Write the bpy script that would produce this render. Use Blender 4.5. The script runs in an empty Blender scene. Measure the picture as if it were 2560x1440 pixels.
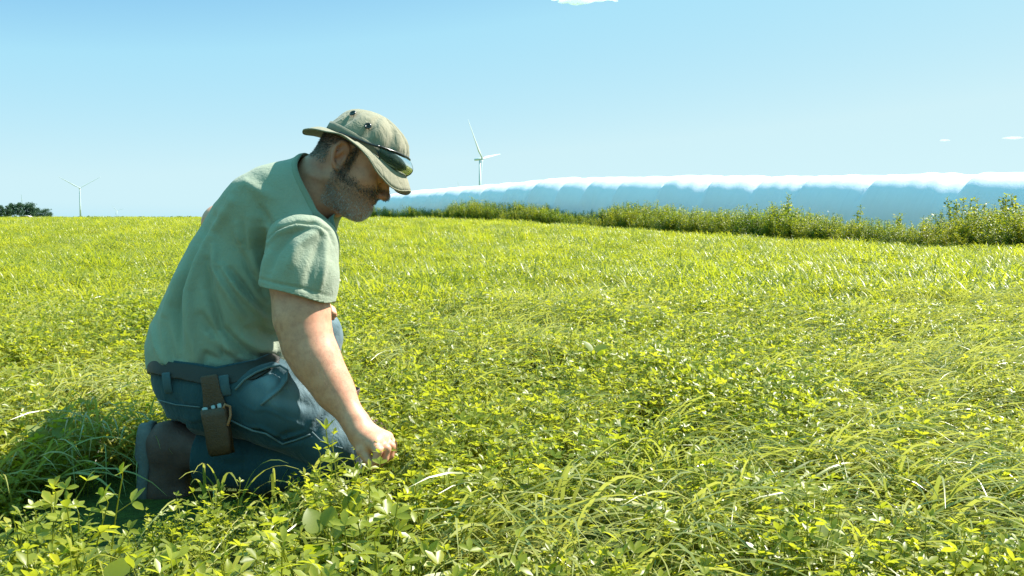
import bpy, bmesh, math, random
import numpy as np
from mathutils import Vector, Matrix
R_ = np.random.default_rng(7)
rnd = random.Random(11)
SC = bpy.context.scene
COL = SC.collection
QUICK = False

# ------------------------------------------------------------------ camera
F_PX = 2489.0
CAMZ = 0.70
PITCH = math.atan(175 / F_PX)
cam = bpy.data.objects.new('camera', bpy.data.cameras.new('camera'))
COL.objects.link(cam)
cam.data.lens = 35.0; cam.data.sensor_width = 36.0
cam.data.clip_start = 0.05; cam.data.clip_end = 40000
cam.location = (0, 0, CAMZ)
cam.rotation_euler = (math.pi / 2 - PITCH, 0, 0)
SC.camera = cam
CR = np.array([1.0, 0, 0])
CF = np.array([0, math.cos(PITCH), -math.sin(PITCH)])
CU = np.array([0, math.sin(PITCH), math.cos(PITCH)])
C0 = np.array([0, 0, CAMZ])
def W(px, py, d):
    return C0 + CR * ((px - 1280) / F_PX * d) + CU * (-(py - 720) / F_PX * d) + CF * d
def PX(v):
    q = v - C0
    d = q @ CF
    return 1280 + (q @ CR) / d * F_PX, 720 - (q @ CU) / d * F_PX

# ------------------------------------------------------------------ tagging
def tag(o, label=None, cat=None, group=None, kind=None):
    if label: o['label'] = label
    if cat: o['category'] = cat
    if group: o['group'] = group
    if kind: o['kind'] = kind
    return o
def link(name, me, mat=None, parent=None, loc=None, smooth=True):
    o = bpy.data.objects.new(name, me)
    COL.objects.link(o)
    if mat is not None: me.materials.append(mat)
    if parent is not None: o.parent = parent
    if loc is not None: o.location = loc
    if smooth: me.shade_smooth()
    return o
def empty(name, loc, rz=0):
    o = bpy.data.objects.new(name, None); COL.objects.link(o)
    o.location = loc; o.rotation_euler = (0, 0, rz); o.empty_display_size = 0.1
    return o
def mesh_np(name, V, Fc):
    me = bpy.data.meshes.new(name)
    me.from_pydata([tuple(map(float, v)) for v in V], [], [tuple(map(int, f)) for f in Fc])
    me.update()
    return me

# ------------------------------------------------------------------ materials
def newmat(name):
    m = bpy.data.materials.new(name); m.use_nodes = True
    nt = m.node_tree; nt.nodes.clear()
    out = nt.nodes.new('ShaderNodeOutputMaterial')
    return m, nt, out
def N(nt, typ, **kw):
    n = nt.nodes.new(typ)
    for k, v in kw.items():
        if k.startswith('i_'):
            n.inputs[k[2:].replace('_', ' ')].default_value = v
        else: setattr(n, k, v)
    return n
def rgb(c): return (c[0], c[1], c[2], 1)
def mixc(nt, fac, a, b, mode='MIX'):
    n = nt.nodes.new('ShaderNodeMix'); n.data_type = 'RGBA'; n.blend_type = mode
    for s, v in ((0, fac), (6, a), (7, b)):
        if hasattr(v, 'node'): nt.links.new(v, n.inputs[s])
        elif isinstance(v, (int, float)): n.inputs[s].default_value = v
        else: n.inputs[s].default_value = rgb(v)
    return n.outputs[2]
def ramp(nt, src, stops):
    n = nt.nodes.new('ShaderNodeValToRGB')
    el = n.color_ramp.elements
    while len(el) < len(stops): el.new(0.5)
    for e, (p, c) in zip(el, stops):
        e.position = p; e.color = rgb(c) if not isinstance(c, (int, float)) else (c, c, c, 1)
    nt.links.new(src, n.inputs[0])
    return n.outputs[0]
def noise(nt, scale, detail=4, rough=0.6, vec=None, dist=0.0):
    n = nt.nodes.new('ShaderNodeTexNoise')
    n.inputs['Scale'].default_value = scale; n.inputs['Detail'].default_value = detail
    n.inputs['Roughness'].default_value = rough; n.inputs['Distortion'].default_value = dist
    if vec is not None: nt.links.new(vec, n.inputs['Vector'])
    return n.outputs['Fac']
def objcoord(nt, scale=None):
    t = nt.nodes.new('ShaderNodeTexCoord').outputs['Object']
    if scale:
        m = nt.nodes.new('ShaderNodeMapping'); m.inputs['Scale'].default_value = scale
        nt.links.new(t, m.inputs[0]); return m.outputs[0]
    return t
def bump(nt, height, strength, dist, prev=None):
    b = nt.nodes.new('ShaderNodeBump')
    b.inputs['Strength'].default_value = strength; b.inputs['Distance'].default_value = dist
    nt.links.new(height, b.inputs['Height'])
    if prev is not None: nt.links.new(prev, b.inputs['Normal'])
    return b.outputs[0]
def principled(nt, out, color, rough=0.8, normal=None, spec=0.5, **kw):
    p = nt.nodes.new('ShaderNodeBsdfPrincipled')
    if hasattr(color, 'node'): nt.links.new(color, p.inputs['Base Color'])
    else: p.inputs['Base Color'].default_value = rgb(color)
    if hasattr(rough, 'node'): nt.links.new(rough, p.inputs['Roughness'])
    else: p.inputs['Roughness'].default_value = rough
    p.inputs['Specular IOR Level'].default_value = spec
    if normal is not None: nt.links.new(normal, p.inputs['Normal'])
    for k, v in kw.items(): p.inputs[k.replace('_', ' ')].default_value = v
    nt.links.new(p.outputs[0], out.inputs[0])
    return p
def plain(name, color, rough=0.7, nscale=30, var=0.25, bstr=0.2, bdist=0.002, spec=0.5, **kw):
    m, nt, out = newmat(name)
    f = noise(nt, nscale, 5, 0.65, objcoord(nt))
    c = mixc(nt, f, [x * (1 - var) for x in color], [min(1, x * (1 + var)) for x in color])
    f2 = noise(nt, nscale * 6, 3, 0.6, objcoord(nt))
    principled(nt, out, c, rough, bump(nt, f2, bstr, bdist), spec, **kw)
    return m
def attr(nt, name, out='Fac'):
    a = nt.nodes.new('ShaderNodeAttribute'); a.attribute_name = name
    return a.outputs[out]
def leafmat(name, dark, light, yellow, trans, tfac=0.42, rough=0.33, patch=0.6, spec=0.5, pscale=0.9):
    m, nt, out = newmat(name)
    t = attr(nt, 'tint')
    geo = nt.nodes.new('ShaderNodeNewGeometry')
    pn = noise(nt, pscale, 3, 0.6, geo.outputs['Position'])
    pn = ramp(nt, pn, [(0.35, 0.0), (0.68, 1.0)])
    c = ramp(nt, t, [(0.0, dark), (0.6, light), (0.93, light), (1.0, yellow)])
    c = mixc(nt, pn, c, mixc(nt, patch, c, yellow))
    p = nt.nodes.new('ShaderNodeBsdfPrincipled')
    nt.links.new(c, p.inputs['Base Color'])
    p.inputs['Roughness'].default_value = rough
    p.inputs['Specular IOR Level'].default_value = spec
    tr = nt.nodes.new('ShaderNodeBsdfTranslucent')
    tc = mixc(nt, 1.0, c, trans, 'MULTIPLY')
    nt.links.new(tc, tr.inputs[0])
    mx = nt.nodes.new('ShaderNodeMixShader'); mx.inputs[0].default_value = tfac
    nt.links.new(p.outputs[0], mx.inputs[1]); nt.links.new(tr.outputs[0], mx.inputs[2])
    nt.links.new(mx.outputs[0], out.inputs[0])
    return m

# ------------------------------------------------------------------ light, world
EL, AZ = math.radians(50), math.radians(24)
SUN = Vector((math.cos(EL) * math.cos(AZ), math.cos(EL) * math.sin(AZ), math.sin(EL)))
sl = bpy.data.lights.new('sun', 'SUN'); sl.energy = 4.8; sl.angle = math.radians(0.5); sl.color = (1.0, 0.95, 0.87)
so = bpy.data.objects.new('sun', sl); COL.objects.link(so)
so.rotation_euler = SUN.to_track_quat('Z', 'Y').to_euler(); so.location = (20, 20, 30)
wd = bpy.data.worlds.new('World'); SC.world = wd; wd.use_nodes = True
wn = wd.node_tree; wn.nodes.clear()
wo = wn.nodes.new('ShaderNodeOutputWorld'); bg = wn.nodes.new('ShaderNodeBackground')
sky = wn.nodes.new('ShaderNodeTexSky'); sky.sky_type = 'NISHITA'; sky.sun_disc = False
sky.sun_elevation = EL; sky.sun_rotation = math.pi / 2 - AZ
sky.air_density = 1.0; sky.dust_density = 0.7; sky.ozone_density = 1.6; sky.altitude = 300
EXPO = 1.5
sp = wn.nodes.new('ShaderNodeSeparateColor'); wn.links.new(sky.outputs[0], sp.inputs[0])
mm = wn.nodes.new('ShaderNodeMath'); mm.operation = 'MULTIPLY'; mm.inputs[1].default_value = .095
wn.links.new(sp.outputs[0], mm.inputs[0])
sky_with_fill = ramp(wn, mm.outputs[0], [(0.05, (.26, .98, 1.12)), (0.15, (.22, .80, 1.0)), (0.21, (.265, .595, .885)), (0.27, (.41, .77, .955)), (0.48, (.63, .885, .955)), (0.85, (.70, .945, .99))])  # low stops brighten the unseen overhead sky in cyan as added shadow fill
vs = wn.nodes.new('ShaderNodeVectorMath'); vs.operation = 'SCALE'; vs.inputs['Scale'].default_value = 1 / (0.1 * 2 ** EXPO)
wn.links.new(sky_with_fill, vs.inputs[0]); wn.links.new(vs.outputs[0], bg.inputs[0]); bg.inputs[1].default_value = 0.1
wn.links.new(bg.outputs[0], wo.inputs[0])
SC.view_settings.view_transform = 'Standard'; SC.view_settings.look = 'None'
SC.view_settings.exposure = EXPO; SC.view_settings.gamma = 1.0
SC.render.engine = 'CYCLES'
SC.cycles.max_bounces = 8; SC.cycles.transparent_max_bounces = 8
SC.cycles.diffuse_bounces = 4; SC.cycles.glossy_bounces = 2; SC.cycles.transmission_bounces = 6
SC.cycles.volume_bounces = 8
SC.cycles.use_denoising = True

# ------------------------------------------------------------------ terrain
def sstep(a, b, x):
    t = np.clip((x - a) / (b - a), 0, 1); return t * t * (3 - 2 * t)
def zg(x, y):
    x = np.asarray(x, float); y = np.asarray(y, float)
    z = 0.5 * sstep(8, 42, y) * (1 - 0.75 * sstep(-1, 9, x) * (1 - sstep(60, 160, y)))
    z = z + 0.012 * np.sin(x * 1.3 + 0.7 * y) * np.sin(y * 0.9 - 0.4 * x) * (y < 40)
    return z
def build_field():
    rs = np.concatenate([[0.05], np.geomspace(0.35, 16000, 150)])
    na = 200
    th = np.linspace(0, 2 * math.pi, na, endpoint=False)
    V = [(0, 0, float(zg(0, 0)))]
    for r in rs:
        x = r * np.sin(th); y = r * np.cos(th)
        z = zg(x, y) + 0.13 * sstep(45, 110, np.full(na, r)) - 0.03 * sstep(300, 3000, np.full(na, r))
        V += list(zip(x, y, z))
    Fc = [(0, 1 + (k + 1) % na, 1 + k) for k in range(na)]
    for i in range(len(rs) - 1):
        a = 1 + i * na; b = a + na
        for k in range(na):
            k2 = (k + 1) % na
            Fc.append((a + k, a + k2, b + k2, b + k))
    me = mesh_np('field', V, Fc)
    m, nt, out = newmat('field_cover')
    geo = nt.nodes.new('ShaderNodeNewGeometry')
    P = geo.outputs['Position']
    a = noise(nt, 9.0, 6, 0.75, P)
    b = noise(nt, 0.25, 5, 0.6, P)
    c = ramp(nt, a, [(0.3, (0.035, 0.05, 0.008)), (0.5, (0.15, 0.17, 0.02)), (0.72, (0.27, 0.28, 0.04))])
    c = mixc(nt, ramp(nt, b, [(0.4, 0.0), (0.65, 0.6)]), c, (0.17, 0.20, 0.025))
    sep = nt.nodes.new('ShaderNodeSeparateXYZ'); nt.links.new(P, sep.inputs[0])
    soil = ramp(nt, noise(nt, 40, 5, 0.7, P), [(0.3, (0.02, 0.032, 0.006)), (0.7, (0.065, 0.095, 0.014))])
    rng = nt.nodes.new('ShaderNodeMapRange'); rng.inputs[1].default_value = 12; rng.inputs[2].default_value = 40
    nt.links.new(sep.outputs[1], rng.inputs[0])
    c = mixc(nt, rng.outputs[0], soil, c)
    principled(nt, out, c, 0.9, bump(nt, a, 0.7, 0.06), 0.2)
    o = link('field', me, m)
    tag(o, kind='structure')
build_field()

# ------------------------------------------------------------------ plants: mesh builders
class PB:
    def __init__(s): s.V = []; s.F = []; s.T = []
    def leaf(s, base, d, nrm, L, w, fold=0.25, droop=0.15, t=0.5, prof=((0, .12), (.3, .8), (.68, 1.0), (1, .18))):
        d = np.asarray(d, float); d /= np.linalg.norm(d)
        nrm = np.asarray(nrm, float); nrm = nrm - d * (nrm @ d); nrm /= (np.linalg.norm(nrm) + 1e-9)
        sd = np.cross(d, nrm)
        i0 = len(s.V)
        for u, ww in prof:
            c = np.asarray(base) + d * (L * u) - nrm * (droop * L * u * u)
            e = sd * (w * 0.5 * ww); up = nrm * (fold * w * 0.5 * ww)
            s.V += [c - e + up, c, c + e + up]; s.T += [t, t * 0.9, t]
        for r in range(len(prof) - 1):
            a = i0 + 3 * r
            s.F += [(a, a + 1, a + 4, a + 3), (a + 1, a + 2, a + 5, a + 4)]
    def quadleaf(s, base, d, nrm, L, w, t=0.5):
        d = np.asarray(d, float); d /= np.linalg.norm(d)
        sd = np.cross(d, nrm); sd /= (np.linalg.norm(sd) + 1e-9)
        i0 = len(s.V); b = np.asarray(base)
        s.V += [b, b + d * L * .55 - sd * w * .5, b + d * L, b + d * L * .55 + sd * w * .5]; s.T += [t] * 4
        s.F.append((i0, i0 + 1, i0 + 2, i0 + 3))
    def stem(s, pts, r0, r1, t=0.4, n=4):
        pts = [np.asarray(p, float) for p in pts]
        i0 = len(s.V)
        for k, p in enumerate(pts):
            q = pts[min(k + 1, len(pts) - 1)] - pts[max(k - 1, 0)]
            q /= (np.linalg.norm(q) + 1e-9)
            a = np.cross(q, [0.31, 0.9, 0.1]); a /= np.linalg.norm(a); b = np.cross(q, a)
            r = r0 + (r1 - r0) * k / max(1, len(pts) - 1)
            for j in range(n):
                an = 2 * math.pi * j / n
                s.V.append(p + (a * math.cos(an) + b * math.sin(an)) * r); s.T.append(t)
        for k in range(len(pts) - 1):
            for j in range(n):
                j2 = (j + 1) % n
                s.F.append((i0 + k * n + j, i0 + k * n + j2, i0 + (k + 1) * n + j2, i0 + (k + 1) * n + j))
    def blade(s, base, head, L, w, a0, a1, t=0.5, seg=8, twist=0.0):
        p = np.asarray(base, float).copy(); i0 = len(s.V)
        hx = np.array([math.cos(head), math.sin(head), 0]); sd0 = np.array([-math.sin(head), math.cos(head), 0])
        for k in range(seg + 1):
            u = k / seg
            an = a0 + (a1 - a0) * u ** 1.4
            d = hx * math.sin(an) + np.array([0, 0, 1]) * math.cos(an)
            nr = np.cross(d, sd0)
            tw = twist * u
            sd = sd0 * math.cos(tw) + nr * math.sin(tw)
            ww = w * (0.55 + 0.45 * min(1, u * 4)) * (1 - max(0, (u - .45) / .55) ** 1.6) + 0.0003
            s.V += [p - sd * ww * .5, p + sd * ww * .5]; s.T += [t, t]
            p = p + d * (L / seg)
        for k in range(seg):
            a = i0 + 2 * k
            s.F.append((a, a + 1, a + 3, a + 2))
    def mesh(s, name):
        me = mesh_np(name, s.V, s.F)
        at = me.attributes.new('tint', 'FLOAT', 'POINT')
        at.data.foreach_set('value', np.asarray(s.T, dtype=np.float32))
        me.shade_smooth()
        return me
def rv(r, s=1.0): return np.array([r.uniform(-s, s), r.uniform(-s, s), r.uniform(-s, s)])

def alfalfa_clump(r, nst=10, rad=0.085, hmin=.12, hmax=.225, big=.93):
    b = PB()
    for i in range(nst):
        a = r.uniform(0, 6.28); q = rad * math.sqrt(r.random())
        base = np.array([q * math.cos(a), q * math.sin(a), -0.01])
        lean = np.array([math.cos(a), math.sin(a), 0]) * r.uniform(.05, .45) + rv(r, .15) * [1, 1, 0] + np.array([.12, 0, 0])
        h = r.uniform(hmin, hmax)
        n = int(h / .021)
        pts = []
        for k in range(n + 1):
            u = k / n
            pts.append(base + lean * h * u * (0.5 + .5 * u) + np.array([0, 0, h * u]))
        b.stem(pts, .0015, .0008, .45)
        az = r.uniform(0, 6.28)
        for k in range(2, n + 1):
            u = k / n
            if u < .25: continue
            az += 2.4 + r.uniform(-.5, .5)
            out = np.array([math.cos(az), math.sin(az), r.uniform(.3, 1.1) + (1.2 if u > .93 else 0)])
            out /= np.linalg.norm(out)
            pl = r.uniform(.010, .024) * (1.0 if u < .9 else .6)
            tip = pts[k] + out * pl
            b.stem([pts[k], tip], .0007, .0006, .5, 3)
            up = np.array([0, 0, 1.0]) + rv(r, .35) - out * .2
            L = r.uniform(.018, .028) * (1.0 if u < .92 else .75) * big
            wd_ = L * r.uniform(.42, .58)
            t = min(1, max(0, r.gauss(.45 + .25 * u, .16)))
            side = np.cross(out, up); side /= np.linalg.norm(side)
            for sg in (-1, 0, 1):
                dd = out * (1.0 if sg == 0 else .45) + side * (.85 * sg) + rv(r, .12) + np.array([0, 0, r.uniform(-.35, .3)])
                b.leaf(tip, dd, up + side * sg * .25, L, wd_, r.uniform(.1, .5), r.uniform(-.05, .3), t + r.uniform(-.06, .06))
    return b
def grass_clump(r, n=13, Lm=(.2, .36), rad=.04):
    b = PB()
    for i in range(n):
        a = r.uniform(0, 6.28); q = rad * math.sqrt(r.random())
        b.blade([q * math.cos(a), q * math.sin(a), -.01], r.gauss(0, .45), r.uniform(*Lm), r.uniform(.003, .0065),
                r.uniform(.3, .95), r.uniform(1.8, 2.6), min(1, max(0, r.gauss(.6, .2))), 9, r.gauss(0, .7))
    return b
def far_clump(r, n=130, rad=.22, h=(.04, .19), L=(.02, .035), blades=22):
    b = PB()
    for i in range(n):
        a = r.uniform(0, 6.28); q = rad * math.sqrt(r.random())
        z = r.uniform(*h) * (1 - .35 * (q / rad) ** 2)
        d = np.array([math.cos(a + r.gauss(0, 1.2)), math.sin(a + r.gauss(0, 1.2)), r.uniform(-.3, .9)])
        l = r.uniform(*L)
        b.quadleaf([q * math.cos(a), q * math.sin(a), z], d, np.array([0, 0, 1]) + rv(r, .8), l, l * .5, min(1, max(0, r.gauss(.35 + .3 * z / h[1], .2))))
    for i in range(blades):
        a = r.uniform(0, 6.28); q = rad * math.sqrt(r.random())
        b.blade([q * math.cos(a), q * math.sin(a), h[0]], r.gauss(0, .5), r.uniform(.16, .28), r.uniform(.006, .010), r.uniform(.1, .6), r.uniform(1.4, 2.2), min(1, max(0, r.gauss(.65, .2))), 4)
    return b

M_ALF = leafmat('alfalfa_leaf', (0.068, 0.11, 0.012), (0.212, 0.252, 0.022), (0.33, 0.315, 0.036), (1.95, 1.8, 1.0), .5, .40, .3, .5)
M_GRS = leafmat('grass_blade', (0.11, 0.145, 0.02), (0.26, 0.275, 0.055), (0.41, 0.39, 0.14), (1.5, 1.5, 1.0), 0.40, 0.33, 0.35, .8)
M_WEED = leafmat('weed_leaf', (0.035, 0.085, 0.012), (0.165, 0.225, 0.02), (0.31, 0.30, 0.04), (1.9, 1.7, 0.6), 0.48, 0.45, 0.5)
M_BROAD = leafmat('broad_leaf', (0.06, 0.11, 0.012), (0.14, 0.19, 0.02), (0.26, 0.26, 0.03), (1.9, 1.75, 0.6), 0.5, 0.42, 0.3)

def scatter(name, pts, rot, scl, idx, meshes, mat, label, cat):
    col = bpy.data.collections.new(name + '_kinds')
    for k, me in enumerate(meshes):
        if not me.materials: me.materials.append(mat)
        o = bpy.data.objects.new('%s_kind_%02d' % (name, k), me)
        col.objects.link(o)
    me = bpy.data.meshes.new(name)
    me.vertices.add(len(pts)); me.vertices.foreach_set('co', np.asarray(pts, np.float32).ravel())
    a = me.attributes.new('rot', 'FLOAT_VECTOR', 'POINT'); a.data.foreach_set('vector', np.asarray(rot, np.float32).ravel())
    a = me.attributes.new('scl', 'FLOAT', 'POINT'); a.data.foreach_set('value', np.asarray(scl, np.float32))
    a = me.attributes.new('idx', 'INT', 'POINT'); a.data.foreach_set('value', np.asarray(idx, np.int32))
    o = link(name, me, None, smooth=False)
    ng = bpy.data.node_groups.new(name, 'GeometryNodeTree')
    ng.interface.new_socket('Geometry', in_out='INPUT', socket_type='NodeSocketGeometry')
    ng.interface.new_socket('Geometry', in_out='OUTPUT', socket_type='NodeSocketGeometry')
    gi = ng.nodes.new('NodeGroupInput'); go = ng.nodes.new('NodeGroupOutput')
    iop = ng.nodes.new('GeometryNodeInstanceOnPoints')
    ci = ng.nodes.new('GeometryNodeCollectionInfo'); ci.inputs['Collection'].default_value = col
    ci.inputs['Separate Children'].default_value = True; ci.inputs['Reset Children'].default_value = True
    def na(nm, dt):
        n = ng.nodes.new('GeometryNodeInputNamedAttribute'); n.data_type = dt; n.inputs[0].default_value = nm
        return n.outputs[0]
    L = ng.links.new
    L(gi.outputs[0], iop.inputs['Points']); L(ci.outputs[0], iop.inputs['Instance'])
    iop.inputs['Pick Instance'].default_value = True
    L(na('idx', 'INT'), iop.inputs['Instance Index'])
    e2r = ng.nodes.new('FunctionNodeEulerToRotation')
    L(na('rot', 'FLOAT_VECTOR'), e2r.inputs[0]); L(e2r.outputs[0], iop.inputs['Rotation'])
    L(na('scl', 'FLOAT'), iop.inputs['Scale'])
    L(iop.outputs[0], go.inputs[0])
    md = o.modifiers.new('scatter', 'NODES'); md.node_group = ng
    return tag(o, label, cat, kind='stuff')

# line of the weed strip and of the silage tube: (px, depth)
WL = np.array([(800, 56), (950, 48), (1200, 38), (1500, 31), (1760, 26), (2000, 22.5), (2300, 19.2), (2560, 17.6), (3000, 15.5), (3400, 14)], float)
WX = (WL[:, 0] - 1280) / F_PX * WL[:, 1]; WY = WL[:, 1]
def weed_y(x): return np.interp(x, WX, WY)

def seg_dist(x, y, a, b):
    ax, ay = a; bx, by = b
    t = np.clip(((x - ax) * (bx - ax) + (y - ay) * (by - ay)) / ((bx - ax) ** 2 + (by - ay) ** 2), 0, 1)
    return np.hypot(x - ax - t * (bx - ax), y - ay - t * (by - ay))
def man_mask(x, y):
    d = seg_dist(x, y, (-0.92, 2.52), (-0.40, 2.45)) - 0.10
    d = np.minimum(d, seg_dist(x, y, (-0.62, 2.86), (-0.40, 2.90)) - 0.06)
    d = np.minimum(d, np.hypot(x + 0.34, y - 2.26) - 0.035)
    return d
def sample_ring(d0, d1, dens, margin=1.3, pad=1.3):
    n = int(dens * (0.514 * margin * (d1 * d1 - d0 * d0) + 2 * pad * (d1 - d0)))
    ys = np.linspace(d0, d1, 400); cdf = np.cumsum(.514 * margin * ys + pad); cdf = (cdf - cdf[0]) / (cdf[-1] - cdf[0])
    y = np.interp(R_.random(n), cdf, ys)
    x = R_.uniform(-1, 1, n) * (0.514 * margin * y + pad)
    return x, y
def build_crop():
    r = random.Random(3)
    near = [alfalfa_clump(r).mesh('alfalfa_a%d' % i) for i in range(7)]
    mid = [far_clump(r, 230, .13, (.03, .19), (.017, .027), 12).mesh('alfalfa_m%d' % i) for i in range(5)]
    far = [far_clump(r, 150, .22).mesh('alfalfa_f%d' % i) for i in range(4)]
    vfar = [far_clump(r, 110, .6, (.03, .20), (.06, .11), 20).mesh('alfalfa_v%d' % i) for i in range(3)]
    P = []; Rr = []; S = []; I = []
    def put(x, y, s, i0, n, hd=None):
        k = len(x)
        if hd is None: hd = R_.uniform(0, 6.28, k)
        P.append(np.stack([x, y, zg(x, y)], 1)); Rr.append(np.stack([R_.normal(0, .07, k), R_.normal(0, .07, k), hd], 1))
        S.append(s); I.append(R_.integers(i0, i0 + n, k))
    def hscale(x, y): return 0.95 + .16 * np.sin(x * 1.9 + .8 * y + 1) * np.sin(y * 1.4 - x * .6) + .1 * np.sin(x * 5.1 + y * 3.3)
    x, y = sample_ring(0.75, 6.5, 70)
    d = man_mask(x, y); k = d > 0.0
    x, y, d = x[k], y[k], d[k]
    s = hscale(x, y) * R_.uniform(.8, 1.2, len(x)) * np.clip(.62 + 2.6 * d, .6, 1) * (.86 + .14 * sstep(.05, -.25, x))
    # trampled where he shuffled: behind and beside the boot
    tr = np.exp(-(((x + 0.94) / .32) ** 2 + ((y - 2.12) / .36) ** 2) ** 2)
    tr2 = np.exp(-(((x + 0.80) / .18) ** 2 + ((y - 2.25) / .20) ** 2) ** 2)
    keep = R_.random(len(x)) > tr * .1 + tr2 * .3
    low = np.exp(-((x + 0.85) / .40) ** 4) * sstep(1.45, 1.75, y) * sstep(2.6, 2.35, y)
    s *= (1 - .5 * tr) * (1 - .7 * tr2) * (1 - .38 * low)
    put(x[keep], y[keep], s[keep], 0, 7)
    x, y = sample_ring(6.5, 17, 44, 1.2)
    put(x, y, hscale(x, y) * R_.uniform(.8, 1.25, len(x)), 7, 5)
    x, y = sample_ring(17, 52, 13, 1.15)
    k = y < weed_y(x) - .5 + R_.uniform(-.35, .35, len(x)); x, y = x[k], y[k]
    put(x, y, hscale(x, y) * R_.uniform(.85, 1.2, len(x)), 12, 4)
    x, y = sample_ring(50, 200, 1.3, 1.1)
    k = x < -6 - (y - 48) * .2; x, y = x[k], y[k]
    put(x, y, R_.uniform(.8, 1.15, len(x)), 16, 3)
    meshes = near + mid + far + vfar
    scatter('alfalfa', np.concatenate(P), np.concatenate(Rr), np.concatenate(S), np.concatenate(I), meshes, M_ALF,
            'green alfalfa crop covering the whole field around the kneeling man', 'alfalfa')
    g = [grass_clump(r).mesh('grass_a%d' % i) for i in range(6)] + [grass_clump(r, 20, (.28, .46), .05).mesh('grass_l%d' % i) for i in range(4)]
    P.clear(); Rr.clear(); S.clear(); I.clear()
    def gdens(x, y): return .45 + .55 * sstep(-.1, .5, np.sin(x * 1.05 + y * .75 + .4) * np.sin(y * 1.5 - x * .35 + .9) + .15 * np.sin(x * 4 + y * 5))
    x, y = sample_ring(0.8, 6.5, 112)
    d = man_mask(x, y)
    tr = np.exp(-(((x + 0.92) / .40) ** 2 + ((y - 2.05) / .45) ** 2) ** 2)
    k = (d > .03) & (R_.random(len(x)) < gdens(x, y) * (1 - .93 * tr)); x, y = x[k], y[k]
    put(x, y, R_.uniform(.75, 1.3, len(x)), 0, 6, R_.normal(-.95, .5, len(x)))
    x, y = sample_ring(0.9, 7.5, 66)
    sw = sstep(.0, .45, np.sin(x * 1.7 + y * 1.1 + .4) * np.sin(y * 2.1 - x * .5 + .9) + .2 * np.sin(x * 5 + y * 4)) + .5 * np.exp(-((x - .45) / .5) ** 2 - ((y - 1.75) / .3) ** 2)
    k = (man_mask(x, y) > .12) & (R_.random(len(x)) < sw + .18 * sstep(-.40, .1, x + (y - 2) * .1)); x, y = x[k], y[k]
    put(x, y, R_.uniform(.75, 1.2, len(x)), 6, 4, R_.normal(-1.2, .35, len(x)))
    x, y = sample_ring(6.5, 20, 22, 1.2)
    k = (R_.random(len(x)) < gdens(x, y)); x, y = x[k], y[k]
    put(x, y, R_.uniform(.75, 1.15, len(x)), 0, 6, R_.normal(-.95, .5, len(x)))
    scatter('grass', np.concatenate(P), np.concatenate(Rr), np.concatenate(S), np.concatenate(I), g, M_GRS,
            'long thin grass blades bent over by the wind among the alfalfa', 'grass')
if not QUICK: build_crop()

# ------------------------------------------------------------------ weeds in front of the tube
def weed_plant(r, h=1.0, nst=5, spread=.22, leafL=.05, dens=1.0):
    b = PB()
    for i in range(nst):
        a = r.uniform(0, 6.28)
        hh = h * r.uniform(.7, 1.0)
        lean = np.array([math.cos(a), math.sin(a), 0]) * spread * r.uniform(.3, 1.2)
        pts = [np.array([0, 0, 0.]) + lean * (u ** .8) + rv(r, .012) + np.array([0, 0, hh * u]) for u in np.linspace(0, 1, 9)]
        b.stem(pts, .006, .002, .15)
        m = int(46 * hh * dens)
        for k in range(m):
            u = .12 + .88 * (k + r.random()) / m
            f = u * 8; j = min(7, int(f)); p = pts[j] + (pts[j + 1] - pts[j]) * (f - j)
            az = r.uniform(0, 6.28); q = r.uniform(.01, .10) * (1.15 - u * .75)
            d = np.array([math.cos(az), math.sin(az), r.uniform(-.1, .8)])
            p2 = p + d * q
            L = leafL * r.uniform(.6, 1.2) * (1.1 - .4 * u)
            t = min(1, max(0, r.gauss(.45, .25)))
            b.quadleaf(p2, d + rv(r, .4), np.array([0, 0, 1]) + rv(r, .7), L, L * .55, t)
            b.quadleaf(p2, d * -1 + rv(r, .7), np.array([0, 0, 1]) + rv(r, .7), L * .8, L * .45, t)
    return b
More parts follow.
